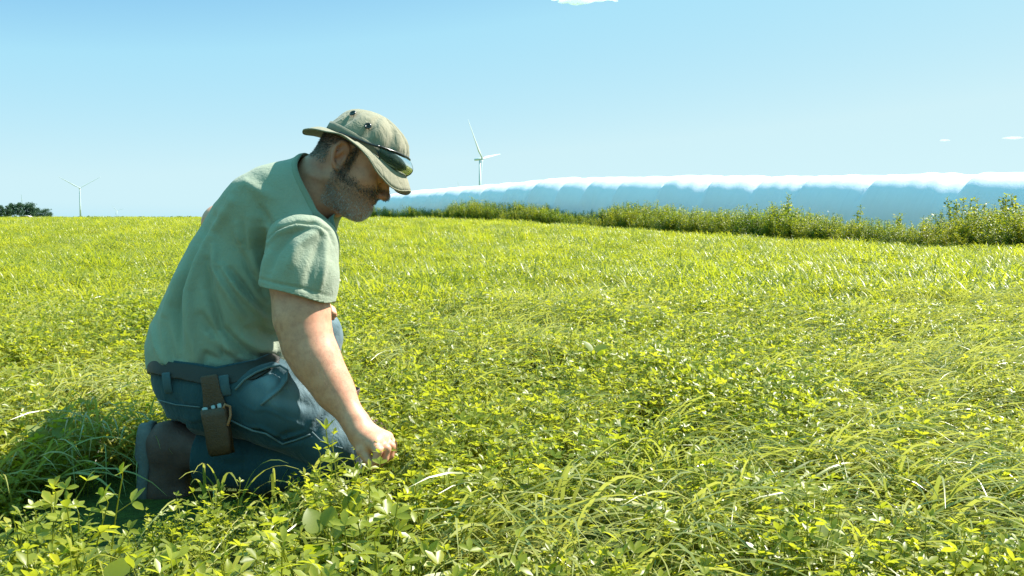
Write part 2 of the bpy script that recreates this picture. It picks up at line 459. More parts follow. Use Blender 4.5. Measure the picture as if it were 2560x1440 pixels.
def build_weeds():
    r = random.Random(21)
    kinds = [weed_plant(r, .80 + .06 * (i % 4), 8, .30, .066, 1.25).mesh('weed_low%d' % i) for i in range(8)]
    P = []; Rr = []; S = []; I = []
    n = 2600
    lx = R_.uniform(WX[0], WX[-1], n)
    off = R_.uniform(0, 1, n) ** 1.1 * 2.3
    y = weed_y(lx) + off * 1.1 - .95
    x = lx
    s = R_.uniform(.42, 1.06, n) * (.85 + .22 * np.sin(lx * 1.7 + 1) * np.sin(lx * .63)) * (1 - .35 * np.exp(-off / .4))
    scl = s * np.interp(lx, [-12, 0, 6, 11], [1.25, 1.05, 1.05, 1.15])
    P = np.stack([x, y, zg(x, y)], 1)
    Rr = np.stack([R_.normal(0, .1, n), R_.normal(0, .1, n), R_.uniform(0, 6.28, n)], 1)
    scatter('weeds', P, Rr, scl, R_.integers(0, 8, n), kinds, M_WEED, 'dense strip of leafy weeds growing along the white silage bag', 'weeds')
    tall = [
        (1050, 494, 'small dark weed sticking up at the far left end of the white bag', 3, .08),
        (1245, 505, 'dark bushy weed left of center before the white bag', 4, .16),
        (1300, 500, 'dark bushy weed just right of the tallest wind turbine', 4, .16),
        (1605, 510, 'rounded greenish yellow weed in the middle of the weed strip', 6, .2),
        (1967, 486, 'tall dark forked weed standing well above the weed strip', 5, .16),
        (2143, 498, 'lone thin dark weed with sparse leaves against the white bag', 2, .06),
        (2240, 520, 'short dark weed between the lone thin weed and the pale bushes', 3, .10),
        (2345, 522, 'slim dark weed beside the tall pale bushy weed', 2, .08),
        (2395, 492, 'tall pale bushy weed among the weeds on the right', 7, .22),
        (2440, 498, 'pale weed leaning out of the bushes on the right', 4, .2),
        (2480, 512, 'narrow upright weed second from the tallest at right', 2, .06),
        (2512, 480, 'tallest dark weed near the right edge of the picture', 4, .12),
        (2550, 505, 'dark leafy weed cut by the right edge of the picture', 5, .14)]
    for px, py, lab, nst, sp in tall:
        D = np.interp(px, WL[:, 0], WL[:, 1]) + 1.0
        x = (px - 1280) / F_PX * D
        g = float(zg(x, D))
        h = CAMZ + (545 - py) * D / F_PX - g
        me = weed_plant(r, h, nst, sp, .10, 1.7 if nst > 2 else 1.1).mesh('tall_weed')
        o = link('tall_weed', me, M_WEED, loc=(x, D, g))
        tag(o, lab, 'weed', 'tall weeds along the silage bag')
build_weeds()

# ------------------------------------------------------------------ silage bag
def build_bag():
    K = np.array([(880, 56, 48), (950, 51, 53), (1050, 46, 67), (1200, 41, 78), (1400, 36, 95), (1700, 30.5, 102), (2000, 28, 102), (2300, 25, 105), (2560, 23, 109), (3000, 20.5, 118), (3500, 18.5, 128)], float)
    px = K[:, 0]; D = K[:, 1]; X = (px - 1280) / F_PX * D; top = CAMZ + K[:, 2] * D / F_PX
    sL = np.concatenate([[0], np.cumsum(np.hypot(np.diff(X), np.diff(D)))])
    folds_px = [905, 925, 948, 972, 1000, 1030, 1062, 1096, 1130, 1168, 1204, 1264, 1327, 1390, 1469, 1537, 1614, 1704, 1816, 1935, 2060, 2225, 2460, 2680, 2950, 3250]
    folds = np.interp(folds_px, px, sL)
    ns, na = 1200, 64
    S = np.linspace(0, sL[-1], ns)
    def sm(y): 
        v = np.interp(S, sL, y); k = np.ones(41) / 41
        return np.convolve(np.pad(v, 20, mode='edge'), k, 'valid')
    Xs, Ys, Ts = sm(X), sm(D), sm(top)
    tx, ty = np.gradient(Xs), np.gradient(Ys); l = np.hypot(tx, ty); tx /= l; ty /= l
    nx, ny = -ty, tx    # away from camera
    r2 = np.random.default_rng(5)
    famp = r2.uniform(.5, 1.3, len(folds)); famp[13] = 1.9; famp[17] = 1.5; famp[21] = 1.4; famp[22] = 1.3
    V = []
    AS = []; AN = []
    wr = [(r2.uniform(3, 14), r2.uniform(-3, 3), r2.uniform(0, 6.28)) for _ in range(10)]
    for i in range(ns):
        gz = float(zg(Xs[i], Ys[i])) - .04
        H = Ts[i] - gz
        endf = min(1, math.sqrt(max(0.02, S[i] / 1.2)), math.sqrt(max(.02, (sL[-1] - S[i]) / 1.2)))
        for j in range(na):
            an = math.pi * (1.09 - 1.18 * j / (na - 1))     # from camera side foot over the top to the far foot
            c, s = math.cos(an), math.sin(an)
            # slanted sawtooth between the folds
            sl_ = S[i] + .30 * (1 - s)
            k = np.searchsorted(folds, sl_)
            a0 = folds[k - 1] if k > 0 else folds[0] - 1.2
            a1 = folds[k] if k < len(folds) else folds[-1] + 1.6
            u = (sl_ - a0) / max(.2, a1 - a0)
            am = famp[min(max(k - 1, 0), len(folds) - 1)]
            u = min(1, max(0, u)); wS = math.exp(-((an - .75 * math.pi) / (.34 * math.pi)) ** 2)
            st = sstep(0, .10, u); uu_ = float(u * st + (1 - st))
            pw = 2.22 + am * .46 * (.45 - uu_)
            saw = am * .020 * math.sin(math.pi * u) ** .6
            if s > 0: saw += (abs(c) ** pw + s ** pw) ** (-1 / pw) - 1
            w = sum(math.sin(S[i] * f + an * g + p) for f, g, p in wr) * .0028
            rad = 1 + saw + w
            f_ = nx[i] * 0 + 1
            bw = 1.18 * endf * rad; hh = H * (1 / 1.0) * rad * (0.25 + .75 * endf)
            z0 = 0.42 * H * (0.25 + .75 * endf)
            zz = z0 + (s * (hh - z0) if s > 0 else s * z0 / math.sin(.09 * math.pi) )
            AS.append(S[i] + .30 * (1 - s)); AN.append(an)
            V.append((Xs[i] + nx[i] * c * -bw * -1, Ys[i] + ny[i] * c * -bw * -1, gz + max(-.02, zz)))
    Fc = []
    for i in range(ns - 1):
        for j in range(na - 1):
            a = i * na + j; Fc.append((a, a + na, a + na + 1, a + 1))
    Fc.append(tuple(range(na))); Fc.append(tuple((ns - 1) * na + j for j in range(na - 1, -1, -1)))
    base = np.array([Xs[ns // 2], Ys[ns // 2], float(zg(Xs[ns // 2], Ys[ns // 2]))])
    me = mesh_np('silage_bag', np.array(V) - base, Fc)
    for nm, vals in (('along', AS), ('around', AN)):
        at = me.attributes.new(nm, 'FLOAT', 'POINT'); at.data.foreach_set('value', np.asarray(vals, np.float32))
    m, nt, out = newmat('white_film')
    oc = objcoord(nt, (3, 3, .6))
    a = noise(nt, 2.2, 6, .65, oc, .8)
    b = noise(nt, 14, 4, .6, oc)
    oc2 = objcoord(nt)
    dirt = noise(nt, .8, 5, .7, oc2)
    c = mixc(nt, ramp(nt, dirt, [(.45, 0.0), (.75, .35)]), (.80, .79, .92), (.70, .72, .86))
    cx = nt.nodes.new('ShaderNodeCombineXYZ'); nt.links.new(attr(nt, 'along'), cx.inputs[0]); nt.links.new(attr(nt, 'around'), cx.inputs[1])
    mp = nt.nodes.new('ShaderNodeMapping'); mp.inputs['Scale'].default_value = (7, .7, 1); nt.links.new(cx.outputs[0], mp.inputs[0])
    ring = noise(nt, 1.0, 5, .65, mp.outputs[0], .5)
    c = mixc(nt, ramp(nt, ring, [(.52, 0.0), (.72, .20)]), c, (.52, .56, .70))
    nb = bump(nt, ring, .35, .04, bump(nt, b, .12, .006, bump(nt, a, .35, .02)))
    p = principled(nt, out, c, .42, nb, .5)
    tr = nt.nodes.new('ShaderNodeBsdfTranslucent'); tr.inputs[0].default_value = (.70, .86, 1.0, 1)
    mx = nt.nodes.new('ShaderNodeMixShader'); mx.inputs[0].default_value = .16
    nt.links.new(p.outputs[0], mx.inputs[1]); nt.links.new(tr.outputs[0], mx.inputs[2]); nt.links.new(mx.outputs[0], out.inputs[0])
    o = link('silage_bag', me, m, loc=base)
    bm = bmesh.new(); bm.from_mesh(me); bmesh.ops.recalc_face_normals(bm, faces=bm.faces); bm.to_mesh(me); bm.free(); me.shade_smooth()
    tag(o, 'long white plastic silage bag lying behind the weed strip', 'silage bag')
build_bag()

# ------------------------------------------------------------------ wind turbines
M_TURB = plain('turbine_paint', (.50, .57, .61), .5, .2, .06, .05, .01)
def tube_mesh(pts, rad, n=12, cap=True):
    V = []; Fc = []
    pts = [np.asarray(p, float) for p in pts]
    prev = None
    for k, p in enumerate(pts):
        q = pts[min(k + 1, len(pts) - 1)] - pts[max(k - 1, 0)]; q /= np.linalg.norm(q)
        if prev is None:
            a = np.cross(q, [0.1, 0.2, 1.0] if abs(q[2]) < .9 else [1, 0, 0])
        else: a = prev - q * (prev @ q)
        a /= np.linalg.norm(a); prev = a; b = np.cross(q, a)
        r = rad[k] if hasattr(rad, '__len__') else rad
        for j in range(n):
            t = 2 * math.pi * j / n
            V.append(p + (a * math.cos(t) + b * math.sin(t)) * r)
    for k in range(len(pts) - 1):
        for j in range(n):
            j2 = (j + 1) % n
            Fc.append((k * n + j, k * n + j2, (k + 1) * n + j2, (k + 1) * n + j))
    if cap:
        Fc.append(tuple(range(n - 1, -1, -1))); Fc.append(tuple((len(pts) - 1) * n + j for j in range(n)))
    return V, Fc
def turbine(px, hub_py, D, L, alpha, yaw, label, zbase=0.4, tr=(2.1, 1.25)):
    x = (px - 1280) / F_PX * D
    hubz = CAMZ + (545 - hub_py) * D / F_PX
    root = empty('wind_turbine', (x, D, zbase))
    tag(root, label, 'wind turbine', 'wind turbines on the horizon')
    H = hubz - zbase
    V, Fc = tube_mesh([(0, 0, -.5), (0, 0, H * .5), (0, 0, H - 1.2)], [tr[0], (tr[0] + tr[1]) / 2, tr[1]], 20)
    link('tower', mesh_np('tower', V, Fc), M_TURB, root)
    ax = np.array([math.cos(yaw), math.sin(yaw), .085]); ax /= np.linalg.norm(ax)
    up = np.array([0, 0, 1.]); up -= ax * (up @ ax); up /= np.linalg.norm(up); sd = np.cross(up, ax)
    if sd[0] < 0: sd = -sd
    c = np.array([0, 0, H])
    V, Fc = tube_mesh([c - ax * 9, c - ax * 8.7, c - ax * 2, c + ax * 3.0], [1.2, 1.7, 2.0, 1.5], 12)
    link('nacelle', mesh_np('nacelle', V, Fc), M_TURB, root)
    hc = c + ax * 4.4
    V, Fc = tube_mesh([hc - ax * 1.4, hc, hc + ax * 1.2, hc + ax * 2], [1.7, 1.8, 1.3, .3], 14)
    link('hub', mesh_np('hub', V, Fc), M_TURB, root)
    for k in range(3):
        an = -alpha + k * 2 * math.pi / 3
        d = up * math.cos(an) + sd * math.sin(an)
        t = np.cross(d, ax)
        V = []; Fc = []
        st = [(0.0, 1.0, 1.0, 0), (.05, 1.0, 1.0, 0), (.2, 2.1, .5, .25), (.45, 1.45, .32, .12), (.75, .9, .2, .03), (.97, .42, .1, 0), (1, .12, .05, 0)]
        for u, ch, th, pit in st:
            cv = t * math.cos(pit + .15) + ax * math.sin(pit + .15); nv = np.cross(d, cv)
            p = hc + d * (1.0 + u * (L - 1.0)) + ax * (1.5 * u * u)
            ch *= (L / 72) ** 1.6
            for j in range(10):
                q = 2 * math.pi * j / 10
                V.append(p + cv * ch * (math.cos(q) - (.35 if u > .05 else 0)) * .95 + nv * th * math.sin(q))
        for i in range(len(st) - 1):
            for j in range(10):
                j2 = (j + 1) % 10; Fc.append((i * 10 + j, i * 10 + j2, i * 10 + 10 + j2, i * 10 + 10 + j))
        Fc.append(tuple(range(9, -1, -1))); Fc.append(tuple((len(st) - 1) * 10 + j for j in range(10)))
        link('blade', mesh_np('blade', V, Fc), M_TURB, root)
    return root
turbine(1200, 399, 1545, 72, math.radians(39), math.radians(-22), 'largest white wind turbine rising behind the silage bag', tr=(2.0, 1.3))
turbine(204, 471, 2400, 54, math.radians(60), math.radians(-64), 'white wind turbine to the right of the distant trees')
turbine(295, 526.5, 6500, 51, math.radians(42), math.radians(-85), 'tiny faint wind turbine low on the horizon', zbase=-1)
turbine(1149, 490, 3200, 49, math.radians(8), math.radians(-60), 'wind turbine whose blade tip alone shows above the silage bag')
turbine(62, 528, 4200, 72, math.radians(5), math.radians(-70), 'wind turbine hidden behind the trees with one blade raised')

# ------------------------------------------------------------------ distant trees, shed
M_TRUNK = plain('bark', (.10, .08, .06), .9, 2)
M_TREE = leafmat('tree_leaf', (.02, .06, .045), (.045, .10, .06), (.07, .13, .05), (1.3, 1.3, .6), .2, .6, .3, .3, .2)
def tree(px, top_py, D, wpx, kind, label, seed):
    r = random.Random(seed)
    x = (px - 1280) / F_PX * D; g = .55
    h = CAMZ + (545 - top_py) * D / F_PX - g; wd_ = wpx * D / F_PX * .5
    root = empty('pine_tree' if kind == 'pine' else 'broadleaf_tree', (x, D, g))
    tag(root, label, 'tree', 'trees on the left horizon')
    V, Fc = tube_mesh([(0, 0, -.3), (r.uniform(-.2, .2), 0, h * .45), (r.uniform(-.3, .3), 0, h * .92)], [h * .022, h * .016, h * .005], 8)
    link('trunk', mesh_np('trunk', V, Fc), M_TRUNK, root)
    b = PB()
    nb = 46 if kind == 'pine' else 60
    for i in range(nb):
        if kind == 'pine':
            u = r.uniform(.12, 1.0); rad = wd_ * (1.05 - .55 * abs(u - .55)) * (.35 if u > .93 else 1)
            a = r.uniform(0, 6.28); q = rad * r.uniform(.3, 1)
            c = np.array([q * math.cos(a), q * math.sin(a), h * u]); sz = np.array([wd_ * .42, wd_ * .42, h * .06])
        else:
            a = r.uniform(0, 6.28); e = r.uniform(-1.3, 1.5); q = r.uniform(.45, .92)
            c = np.array([wd_ * q * math.cos(a) * math.cos(e * .9), wd_ * q * math.sin(a) * math.cos(e * .9), h * (.47 + .48 * q * math.sin(e))]); sz = np.array([wd_ * .36, wd_ * .36, h * .13])
        if kind == 'pine' and r.random() < .5:
            b.stem([np.array([0, 0, c[2] - h * .03]), c], h * .006, h * .003, .05)
        for k in range(46):
            p = c + np.array([r.gauss(0, .5), r.gauss(0, .5), r.gauss(0, .5)]) * sz
            L = h * r.uniform(.05, .09)
            b.quadleaf(p, rv(r), rv(r), L, L * .7, min(1, max(0, r.gauss(.4, .25))))
    link('crown', b.mesh('crown'), M_TREE, root)
D_T = 620
tl = [(4, 512, 18, 'pine', 'dark pine cut by the left picture edge'), (21, 515, 17, 'pine', 'small ragged pine second from the left'),
      (34, 510, 20, 'pine', 'rounded dark pine third from the left'), (52, 508, 20, 'pine', 'tall pine to the left of the tallest round tree'),
      (76, 504, 32, 'broad', 'tallest round tree of the distant grove behind the shed'), (95, 518, 22, 'broad', 'low tree between the tallest tree and the rounded end tree'),
      (115, 520, 34, 'broad', 'low wide rounded tree at the right end of the grove'), (128, 530, 12, 'broad', 'small bush at the very right end of the grove')]
for i, (px, py, w, k, lab) in enumerate(tl): tree(px, py, D_T + 10 * (i % 3), w, k, lab, 100 + i)
def shed():
    D = D_T - 25; x = (68 - 1280) / F_PX * D; s = D / F_PX
    root = empty('shed', (x, D, .55), .12)
    tag(root, 'low shed with pale curved roof before the distant trees', 'shed')
    w, l, hw, hr = 12 * s, 9 * s, 3.2 * s, 6.2 * s
    V = [(-w, -l, 0), (w, -l, 0), (w, l, 0), (-w, l, 0), (-w, -l, hw), (w, -l, hw), (w, l, hw), (-w, l, hw), (0, -l, hr - .1), (0, l, hr - .1)]
    link('wall', mesh_np('wall', V, [(0, 1, 5, 8, 4), (1, 2, 6, 5), (2, 3, 7, 9, 6), (3, 0, 4, 7)]), plain('shed_wall', (.10, .05, .04), .8, 1), root, smooth=False)
    V = []; n = 12
    for yy in (-l - .3, l + .3):
        for rr in (1.0, .93):
            for k in range(n + 1):
                t = math.pi * k / n
                V.append((-math.cos(t) * (w + .3) * rr, yy, hw - .25 + math.sin(t) * (hr - hw + .4) * rr))
    m_ = n + 1; Fc = []
    for k in range(n):
        Fc += [(k, k + 1, 2 * m_ + k + 1, 2 * m_ + k), (m_ + k + 1, m_ + k, 3 * m_ + k, 3 * m_ + k + 1), (k + 1, k, m_ + k, m_ + k + 1), (2 * m_ + k, 2 * m_ + k + 1, 3 * m_ + k + 1, 3 * m_ + k)]
    link('roof', mesh_np('roof', V, Fc), plain('shed_roof', (.55, .53, .52), .5, 1), root)
    V = [(-1.0, -l - .03, 0), (1.0, -l - .03, 0), (1.0, -l - .03, hw * .8), (-1.0, -l - .03, hw * .8), (-1.0, -l + .03, 0), (1.0, -l + .03, 0), (1.0, -l + .03, hw * .8), (-1.0, -l + .03, hw * .8)]
    link('door', mesh_np('door', V, [(0, 1, 2, 3), (5, 4, 7, 6), (3, 2, 6, 7), (1, 5, 6, 2), (4, 0, 3, 7)]), plain('shed_door', (.3, .3, .3), .6, 1), root, smooth=False)
shed()
def treeline():
    r = random.Random(8); b = PB()
    for k in range(1500):
        px = r.uniform(180, 1000); D = 4200
        hh = 9 * (.5 + .5 * math.sin(px * .045) * math.sin(px * .017 + 1)) * .45 + 1
        L = r.uniform(5, 10)
        b.quadleaf(np.array([(px - 1280) / F_PX * D, D + r.uniform(-40, 40), r.random() * hh]), rv(r), rv(r), L, L * .8, r.random() * .6)
    tag(link('distant_woods', b.mesh('distant_woods'), M_TREE), 'thin dark line of far woods on the horizon', 'woods', kind='stuff')
treeline()

# ------------------------------------------------------------------ single broad-leaved plants in the foreground
def round_leaf(b, base, d, nrm, L, t):
    b.leaf(base, d, nrm, L, L * .98, .22, .12, t, prof=((0, .10), (.03, .55), (.15, .86), (.38, 1.0), (.62, .88), (.82, .56), (.95, .22), (1, .03)))
def broad_plant(r, leaves, h):
    """leaves: (heading, tilt up, length, stalk height)"""
    b = PB()
    for hd, up, L, z in leaves:
        top = np.array([math.cos(hd) * .02, math.sin(hd) * .02, z])
        b.stem([np.array([0, 0, -.01]), np.array([math.cos(hd) * .008, math.sin(hd) * .008, z * .6]), top], .0018, .0011, .5, 5)
        d = np.array([math.cos(hd) * math.cos(up), math.sin(hd) * math.cos(up), math.sin(up)])
        n_ = np.array([-math.cos(hd) * math.sin(up), -math.sin(hd) * math.sin(up), math.cos(up)]) + rv(r, .12)
        round_leaf(b, top, d, n_, L, r.uniform(.5, .75))
    return b
def foreground_plants():
    r = random.Random(31)
    spec = [(808, 1300, 1.72, 'plant with the two largest round heart-shaped leaves below the kneeling knee', [(.5, 1.0, .044, .15), (2.4, 1.1, .046, .16), (-1.9, 1.0, .046, .12), (1.3, 1.25, .036, .17)]),
            (866, 1262, 1.86, 'plant with one upright pale oval leaf below the reaching hand', [(1.2, 1.35, .046, .12), (-.6, .5, .034, .11)]),
            (200, 1352, 1.62, 'small plant with two yellowish round leaves at the lower left in the shade edge', [(2.6, .4, .045, .14), (.4, .7, .05, .12), (-1.2, .2, .04, .11)]),
            (235, 1425, 1.50, 'broad-leaved plant at the bottom left edge with a large yellow-green leaf', [(.8, .5, .06, .13), (2.7, .3, .05, .12)]),
            (2105, 1365, 1.68, 'plant with a round yellow-green leaf near the bottom right', [(1.9, 1.0, .06, .14), (.2, .5, .05, .13)]),
            (1490, 862, 3.6, 'pale round-leaved plant in the middle of the field', [(1.0, .7, .048, .17), (2.6, .9, .05, .175), (-.8, .8, .045, .165)]),
            (120, 1085, 2.5, 'shaded broad-leaved plant to the left of the boot', [(2.8, .8, .06, .2), (.8, .9, .065, .21), (-1.2, .3, .06, .17)])]
    for px, py, D, lab, lv in spec:
        p = W(px, py, D); g = float(zg(p[0], p[1])); h = p[2] - g
        top = max(l[3] for l in lv); k = max(.5, h / (top + .02))
        me = broad_plant(r, [(a, u, L, z * k) for a, u, L, z in lv], h).mesh('broadleaf_plant')
        tag(link('broadleaf_plant', me, M_BROAD, loc=(p[0], p[1], g)), lab, 'plant', 'broad-leaved plants among the alfalfa')
    # the tall sprig in front of the knee
    p = W(815, 1075, 2.16); g = 0.0
    b = PB(); H_ = p[2]
    pts = [np.array([.035 * (1 - u) , -.02 * (1 - u), H_ * u]) for u in np.linspace(0, 1, 9)]
    b.stem(pts, .0024, .0012, .6, 5)
    for k in range(3, 9):
        n_ = 3 if k < 8 else 5
        for j in range(n_):
            a = k * 2.1 + j * 6.28 / n_
            d = np.array([math.cos(a), math.sin(a), .55 if k < 8 else 1.3])
            b.leaf(pts[k], d, [0, 0, 1], r.uniform(.022, .034), .0095, .25, .1, .8)
    tag(link('tall_sprig', b.mesh('tall_sprig'), M_BROAD, loc=(p[0] , p[1], g)), 'single pale upright sprig in front of the man\'s bent knee', 'plant')
foreground_plants()

# ================================================================== the kneeling man
class Grid:
    def __init__(s, lo, hi, h):
        s.lo = np.asarray(lo, float); s.h = h
        s.n = np.ceil((np.asarray(hi) - s.lo) / h).astype(int) + 1
        s.F = np.full(tuple(s.n), max(.08, h * 5), np.float32)
    def sub(s, lo, hi):
        i0 = np.clip(np.floor((np.asarray(lo) - s.lo) / s.h).astype(int), 0, s.n)
        i1 = np.clip(np.ceil((np.asarray(hi) - s.lo) / s.h).astype(int) + 1, 0, s.n)
        sl = tuple(slice(a, b) for a, b in zip(i0, i1))
        ax = [np.asarray(s.lo[k] + s.h * np.arange(i0[k], i1[k]), np.float32) for k in range(3)]
        X = ax[0][:, None, None]; Y = ax[1][None, :, None]; Z = ax[2][None, None, :]
        return sl, X, Y, Z
    def put(s, f, lo, hi, k=0.0, op='add'):
        m = max(.03, 1.5 * k, 2 * s.h)
        sl, X, Y, Z = s.sub(np.asarray(lo) - m, np.asarray(hi) + m)
        if 0 in s.F[sl].shape: return
        D = f(X, Y, Z).astype(np.float32); A = s.F[sl]
        if op == 'sub':
            D = -D
            if k > 0:
                hh = np.clip(.5 - .5 * (D - A) / k, 0, 1); s.F[sl] = D + (A - D) * hh + k * hh * (1 - hh) if False else np.maximum(A, D) + np.maximum(k - np.abs(A - D), 0) ** 2 / (4 * k)
            else: s.F[sl] = np.maximum(A, D)
        else:
            if k > 0: s.F[sl] = np.minimum(A, D) - np.maximum(k - np.abs(A - D), 0) ** 2 / (4 * k)
            else: s.F[sl] = np.minimum(A, D)
    def cone(s, a, b, ra, rb, k=0.0, op='add'):
        a = np.asarray(a, float); b = np.asarray(b, float); ab = b - a; l2 = max(1e-12, ab @ ab); r = max(ra, rb)
        def f(X, Y, Z):
            t = np.clip(((X - a[0]) * ab[0] + (Y - a[1]) * ab[1] + (Z - a[2]) * ab[2]) / l2, 0, 1)
            dx = X - a[0] - t * ab[0]; dy = Y - a[1] - t * ab[1]; dz = Z - a[2] - t * ab[2]
            return np.sqrt(dx * dx + dy * dy + dz * dz) - (ra + (rb - ra) * t)
        s.put(f, np.minimum(a, b) - r, np.maximum(a, b) + r, k, op)
    def chain(s, pts, rr, k=0.0, kj=None, op='add'):
        for i in range(len(pts) - 1): s.cone(pts[i], pts[i + 1], rr[i], rr[i + 1], k if i == 0 or kj is None else kj, op)
    def ell(s, c, axes, radii, k=0.0, op='add'):
        c = np.asarray(c, float); r = np.asarray(radii, float); A = np.asarray(axes, float); m = r.max()
        def f(X, Y, Z):
            dx, dy, dz = X - c[0], Y - c[1], Z - c[2]; q0 = 0; q1 = 0
            for j in range(3):
                p = dx * A[j][0] + dy * A[j][1] + dz * A[j][2]
                q0 = q0 + (p / r[j]) ** 2; q1 = q1 + (p / r[j] ** 2) ** 2
            k0 = np.sqrt(q0); k1 = np.sqrt(q1) + 1e-6
            return k0 * (k0 - 1) / k1
        s.put(f, c - m, c + m, k, op)
    def loft(s, A0, e, fr, sd, tt, cc, aa, bb, k=0.0, grow=0.0, power=2.0):
        """stack of elliptic sections: at height t along e the centre is shifted cc along fr; half widths aa (side) and bb (front)."""
        A0 = np.asarray(A0, float)
        pts = []
        for t, c, a, b in zip(tt, cc, aa, bb):
            for u in (-1, 1):
                for v in (-1, 1): pts.append(A0 + e * t + fr * (c + u * b) + sd * (v * a))
        pts = np.array(pts)
        def f(X, Y, Z):
            dx, dy, dz = X - A0[0], Y - A0[1], Z - A0[2]
            t = dx * e[0] + dy * e[1] + dz * e[2]
            g = dx * fr[0] + dy * fr[1] + dz * fr[2]; q = dx * sd[0] + dy * sd[1] + dz * sd[2]
            c = np.interp(t, tt, cc); a = np.maximum(np.interp(t, tt, aa) + grow, .012); b = np.maximum(np.interp(t, tt, bb) + grow, .012)
            u = np.abs((g - c) / b); v = np.abs(q / a)
            d = ((u ** power + v ** power) ** (1 / power) - 1) * np.minimum(a, b)
            over = np.maximum(t - tt[-1], tt[0] - t)
            return np.maximum(d * .9, over)
        s.put(f, pts.min(0), pts.max(0), k)
    def nets(s, smooth=2):
        F = s.F; nx, ny, nz = F.shape
        ins = F < 0
        cnt = np.zeros((nx - 1, ny - 1, nz - 1), np.int8)
        for i in (0, 1):
            for j in (0, 1):
                for k in (0, 1): cnt += ins[i:nx - 1 + i, j:ny - 1 + j, k:nz - 1 + k]
        act = (cnt > 0) & (cnt < 8)
        cells = np.argwhere(act); n = len(cells)
        vid = np.full(act.shape, -1, np.int64); vid[tuple(cells.T)] = np.arange(n)
        acc = np.zeros((n, 3)); w = np.zeros(n)
        cor = [(i, j, k) for i in (0, 1) for j in (0, 1) for k in (0, 1)]
        vals = {c: F[cells[:, 0] + c[0], cells[:, 1] + c[1], cells[:, 2] + c[2]].astype(float) for c in cor}
        for a in cor:
            for ax in range(3):
                if a[ax] == 0:
                    b = list(a); b[ax] = 1; b = tuple(b)
                    va, vb = vals[a], vals[b]; m = (va < 0) != (vb < 0)
                    t = va[m] / (va[m] - vb[m])
                    p = np.repeat(np.array(a, float)[None], m.sum(), 0); p[:, ax] += t
                    acc[m] += p; w[m] += 1
        V = s.lo + (cells + acc / w[:, None]) * s.h
        Q = []
        for ax in range(3):
            o = [(1, 2), (2, 0), (0, 1)][ax]
            sl0 = [slice(None)] * 3; sl1 = [slice(None)] * 3
            sl0[ax] = slice(0, -1); sl1[ax] = slice(1, None)
            m = ins[tuple(sl0)] != ins[tuple(sl1)]
            e = np.argwhere(m)
            e = e[(e[:, o[0]] > 0) & (e[:, o[1]] > 0) & (e[:, o[0]] < F.shape[o[0]] - 1) & (e[:, o[1]] < F.shape[o[1]] - 1)]
            first = ins[tuple(e.T)]
            d1 = np.zeros(3, int); d1[o[0]] = 1; d2 = np.zeros(3, int); d2[o[1]] = 1
            q = np.stack([vid[tuple((e - d1 - d2).T)], vid[tuple((e - d2).T)], vid[tuple(e.T)], vid[tuple((e - d1).T)]], 1)
            q[~first] = q[~first][:, ::-1]
            Q.append(q)
        Q = np.concatenate(Q)
        for _ in range(smooth): V = lap(V, Q, .5)
        return V, Q
def edges_of(Q):
    k = Q.shape[1]
    return np.concatenate([np.stack([Q[:, i], Q[:, (i + 1) % k]], 1) for i in range(k)])
def lap(V, Q, f):
    E = edges_of(Q); acc = np.zeros_like(V); w = np.zeros(len(V))
    for a, b in ((0, 1), (1, 0)):
        for c in range(3): acc[:, c] += np.bincount(E[:, a], V[E[:, b], c], len(V))
        w += np.bincount(E[:, a], minlength=len(V))
    return V * (1 - f) + f * acc / np.maximum(w, 1)[:, None]
def vnormals(V, Q):
    n = np.cross(V[Q[:, 2]] - V[Q[:, 0]], V[Q[:, -1]] - V[Q[:, 1]]) if Q.shape[1] == 4 else np.cross(V[Q[:, 1]] - V[Q[:, 0]], V[Q[:, 2]] - V[Q[:, 0]])
    out = np.zeros_like(V)
    for k in range(Q.shape[1]):
        for c in range(3): out[:, c] += np.bincount(Q[:, k], n[:, c], len(V))
    return out / (np.linalg.norm(out, axis=1)[:, None] + 1e-12)
def tris(Q): return np.concatenate([Q[:, [0, 1, 2]], Q[:, [0, 2, 3]]]) if Q.shape[1] == 4 else Q
def clip(V, T, s):
    """keep the part of the triangle mesh with s < 0, cut cleanly along s = 0"""
    pos = s >= 0; c = pos[T].sum(1)
    keep = T[c == 0].tolist(); mixed = T[(c > 0) & (c < 3)]
    V = list(map(np.asarray, V)); cache = {}
    def cut(a, b):
        k = (a, b) if a < b else (b, a)
        if k not in cache:
            t = s[a] / (s[a] - s[b]); cache[k] = len(V); V.append(V[a] + t * (V[b] - V[a]))
        return cache[k]
    for t in mixed.tolist():
        for r in range(3):
            a, b, d = t[r], t[(r + 1) % 3], t[(r + 2) % 3]
            if not pos[a] and pos[b] and pos[d]:
                keep.append([a, cut(a, b), cut(a, d)]); break
            if pos[a] and not pos[b] and not pos[d]:
                x, y = cut(a, b), cut(a, d); keep.append([x, b, d]); keep.append([x, d, y]); break
    T = np.array(keep); u = np.unique(T); mp = np.full(len(V), -1); mp[u] = np.arange(len(u))
    return np.array(V)[u], mp[T]
def parts_of(V, T):
    lab = np.arange(len(V)); E = edges_of(T)
    while True:
        m = np.minimum(lab[E[:, 0]], lab[E[:, 1]]); old = lab.copy()
        np.minimum.at(lab, E[:, 0], m); np.minimum.at(lab, E[:, 1], m); lab = lab[lab]
        if (lab == old).all(): return lab
def biggest(V, T):
    lab = parts_of(V, T); u, c = np.unique(lab, return_counts=True); k = lab == u[c.argmax()]
    T = T[k[T[:, 0]]]; uu = np.unique(T); mp = np.full(len(V), -1); mp[uu] = np.arange(len(uu))
    return V[uu], mp[T]
def px_of(V): return 1280 + (V - C0) @ CR / ((V - C0) @ CF) * F_PX
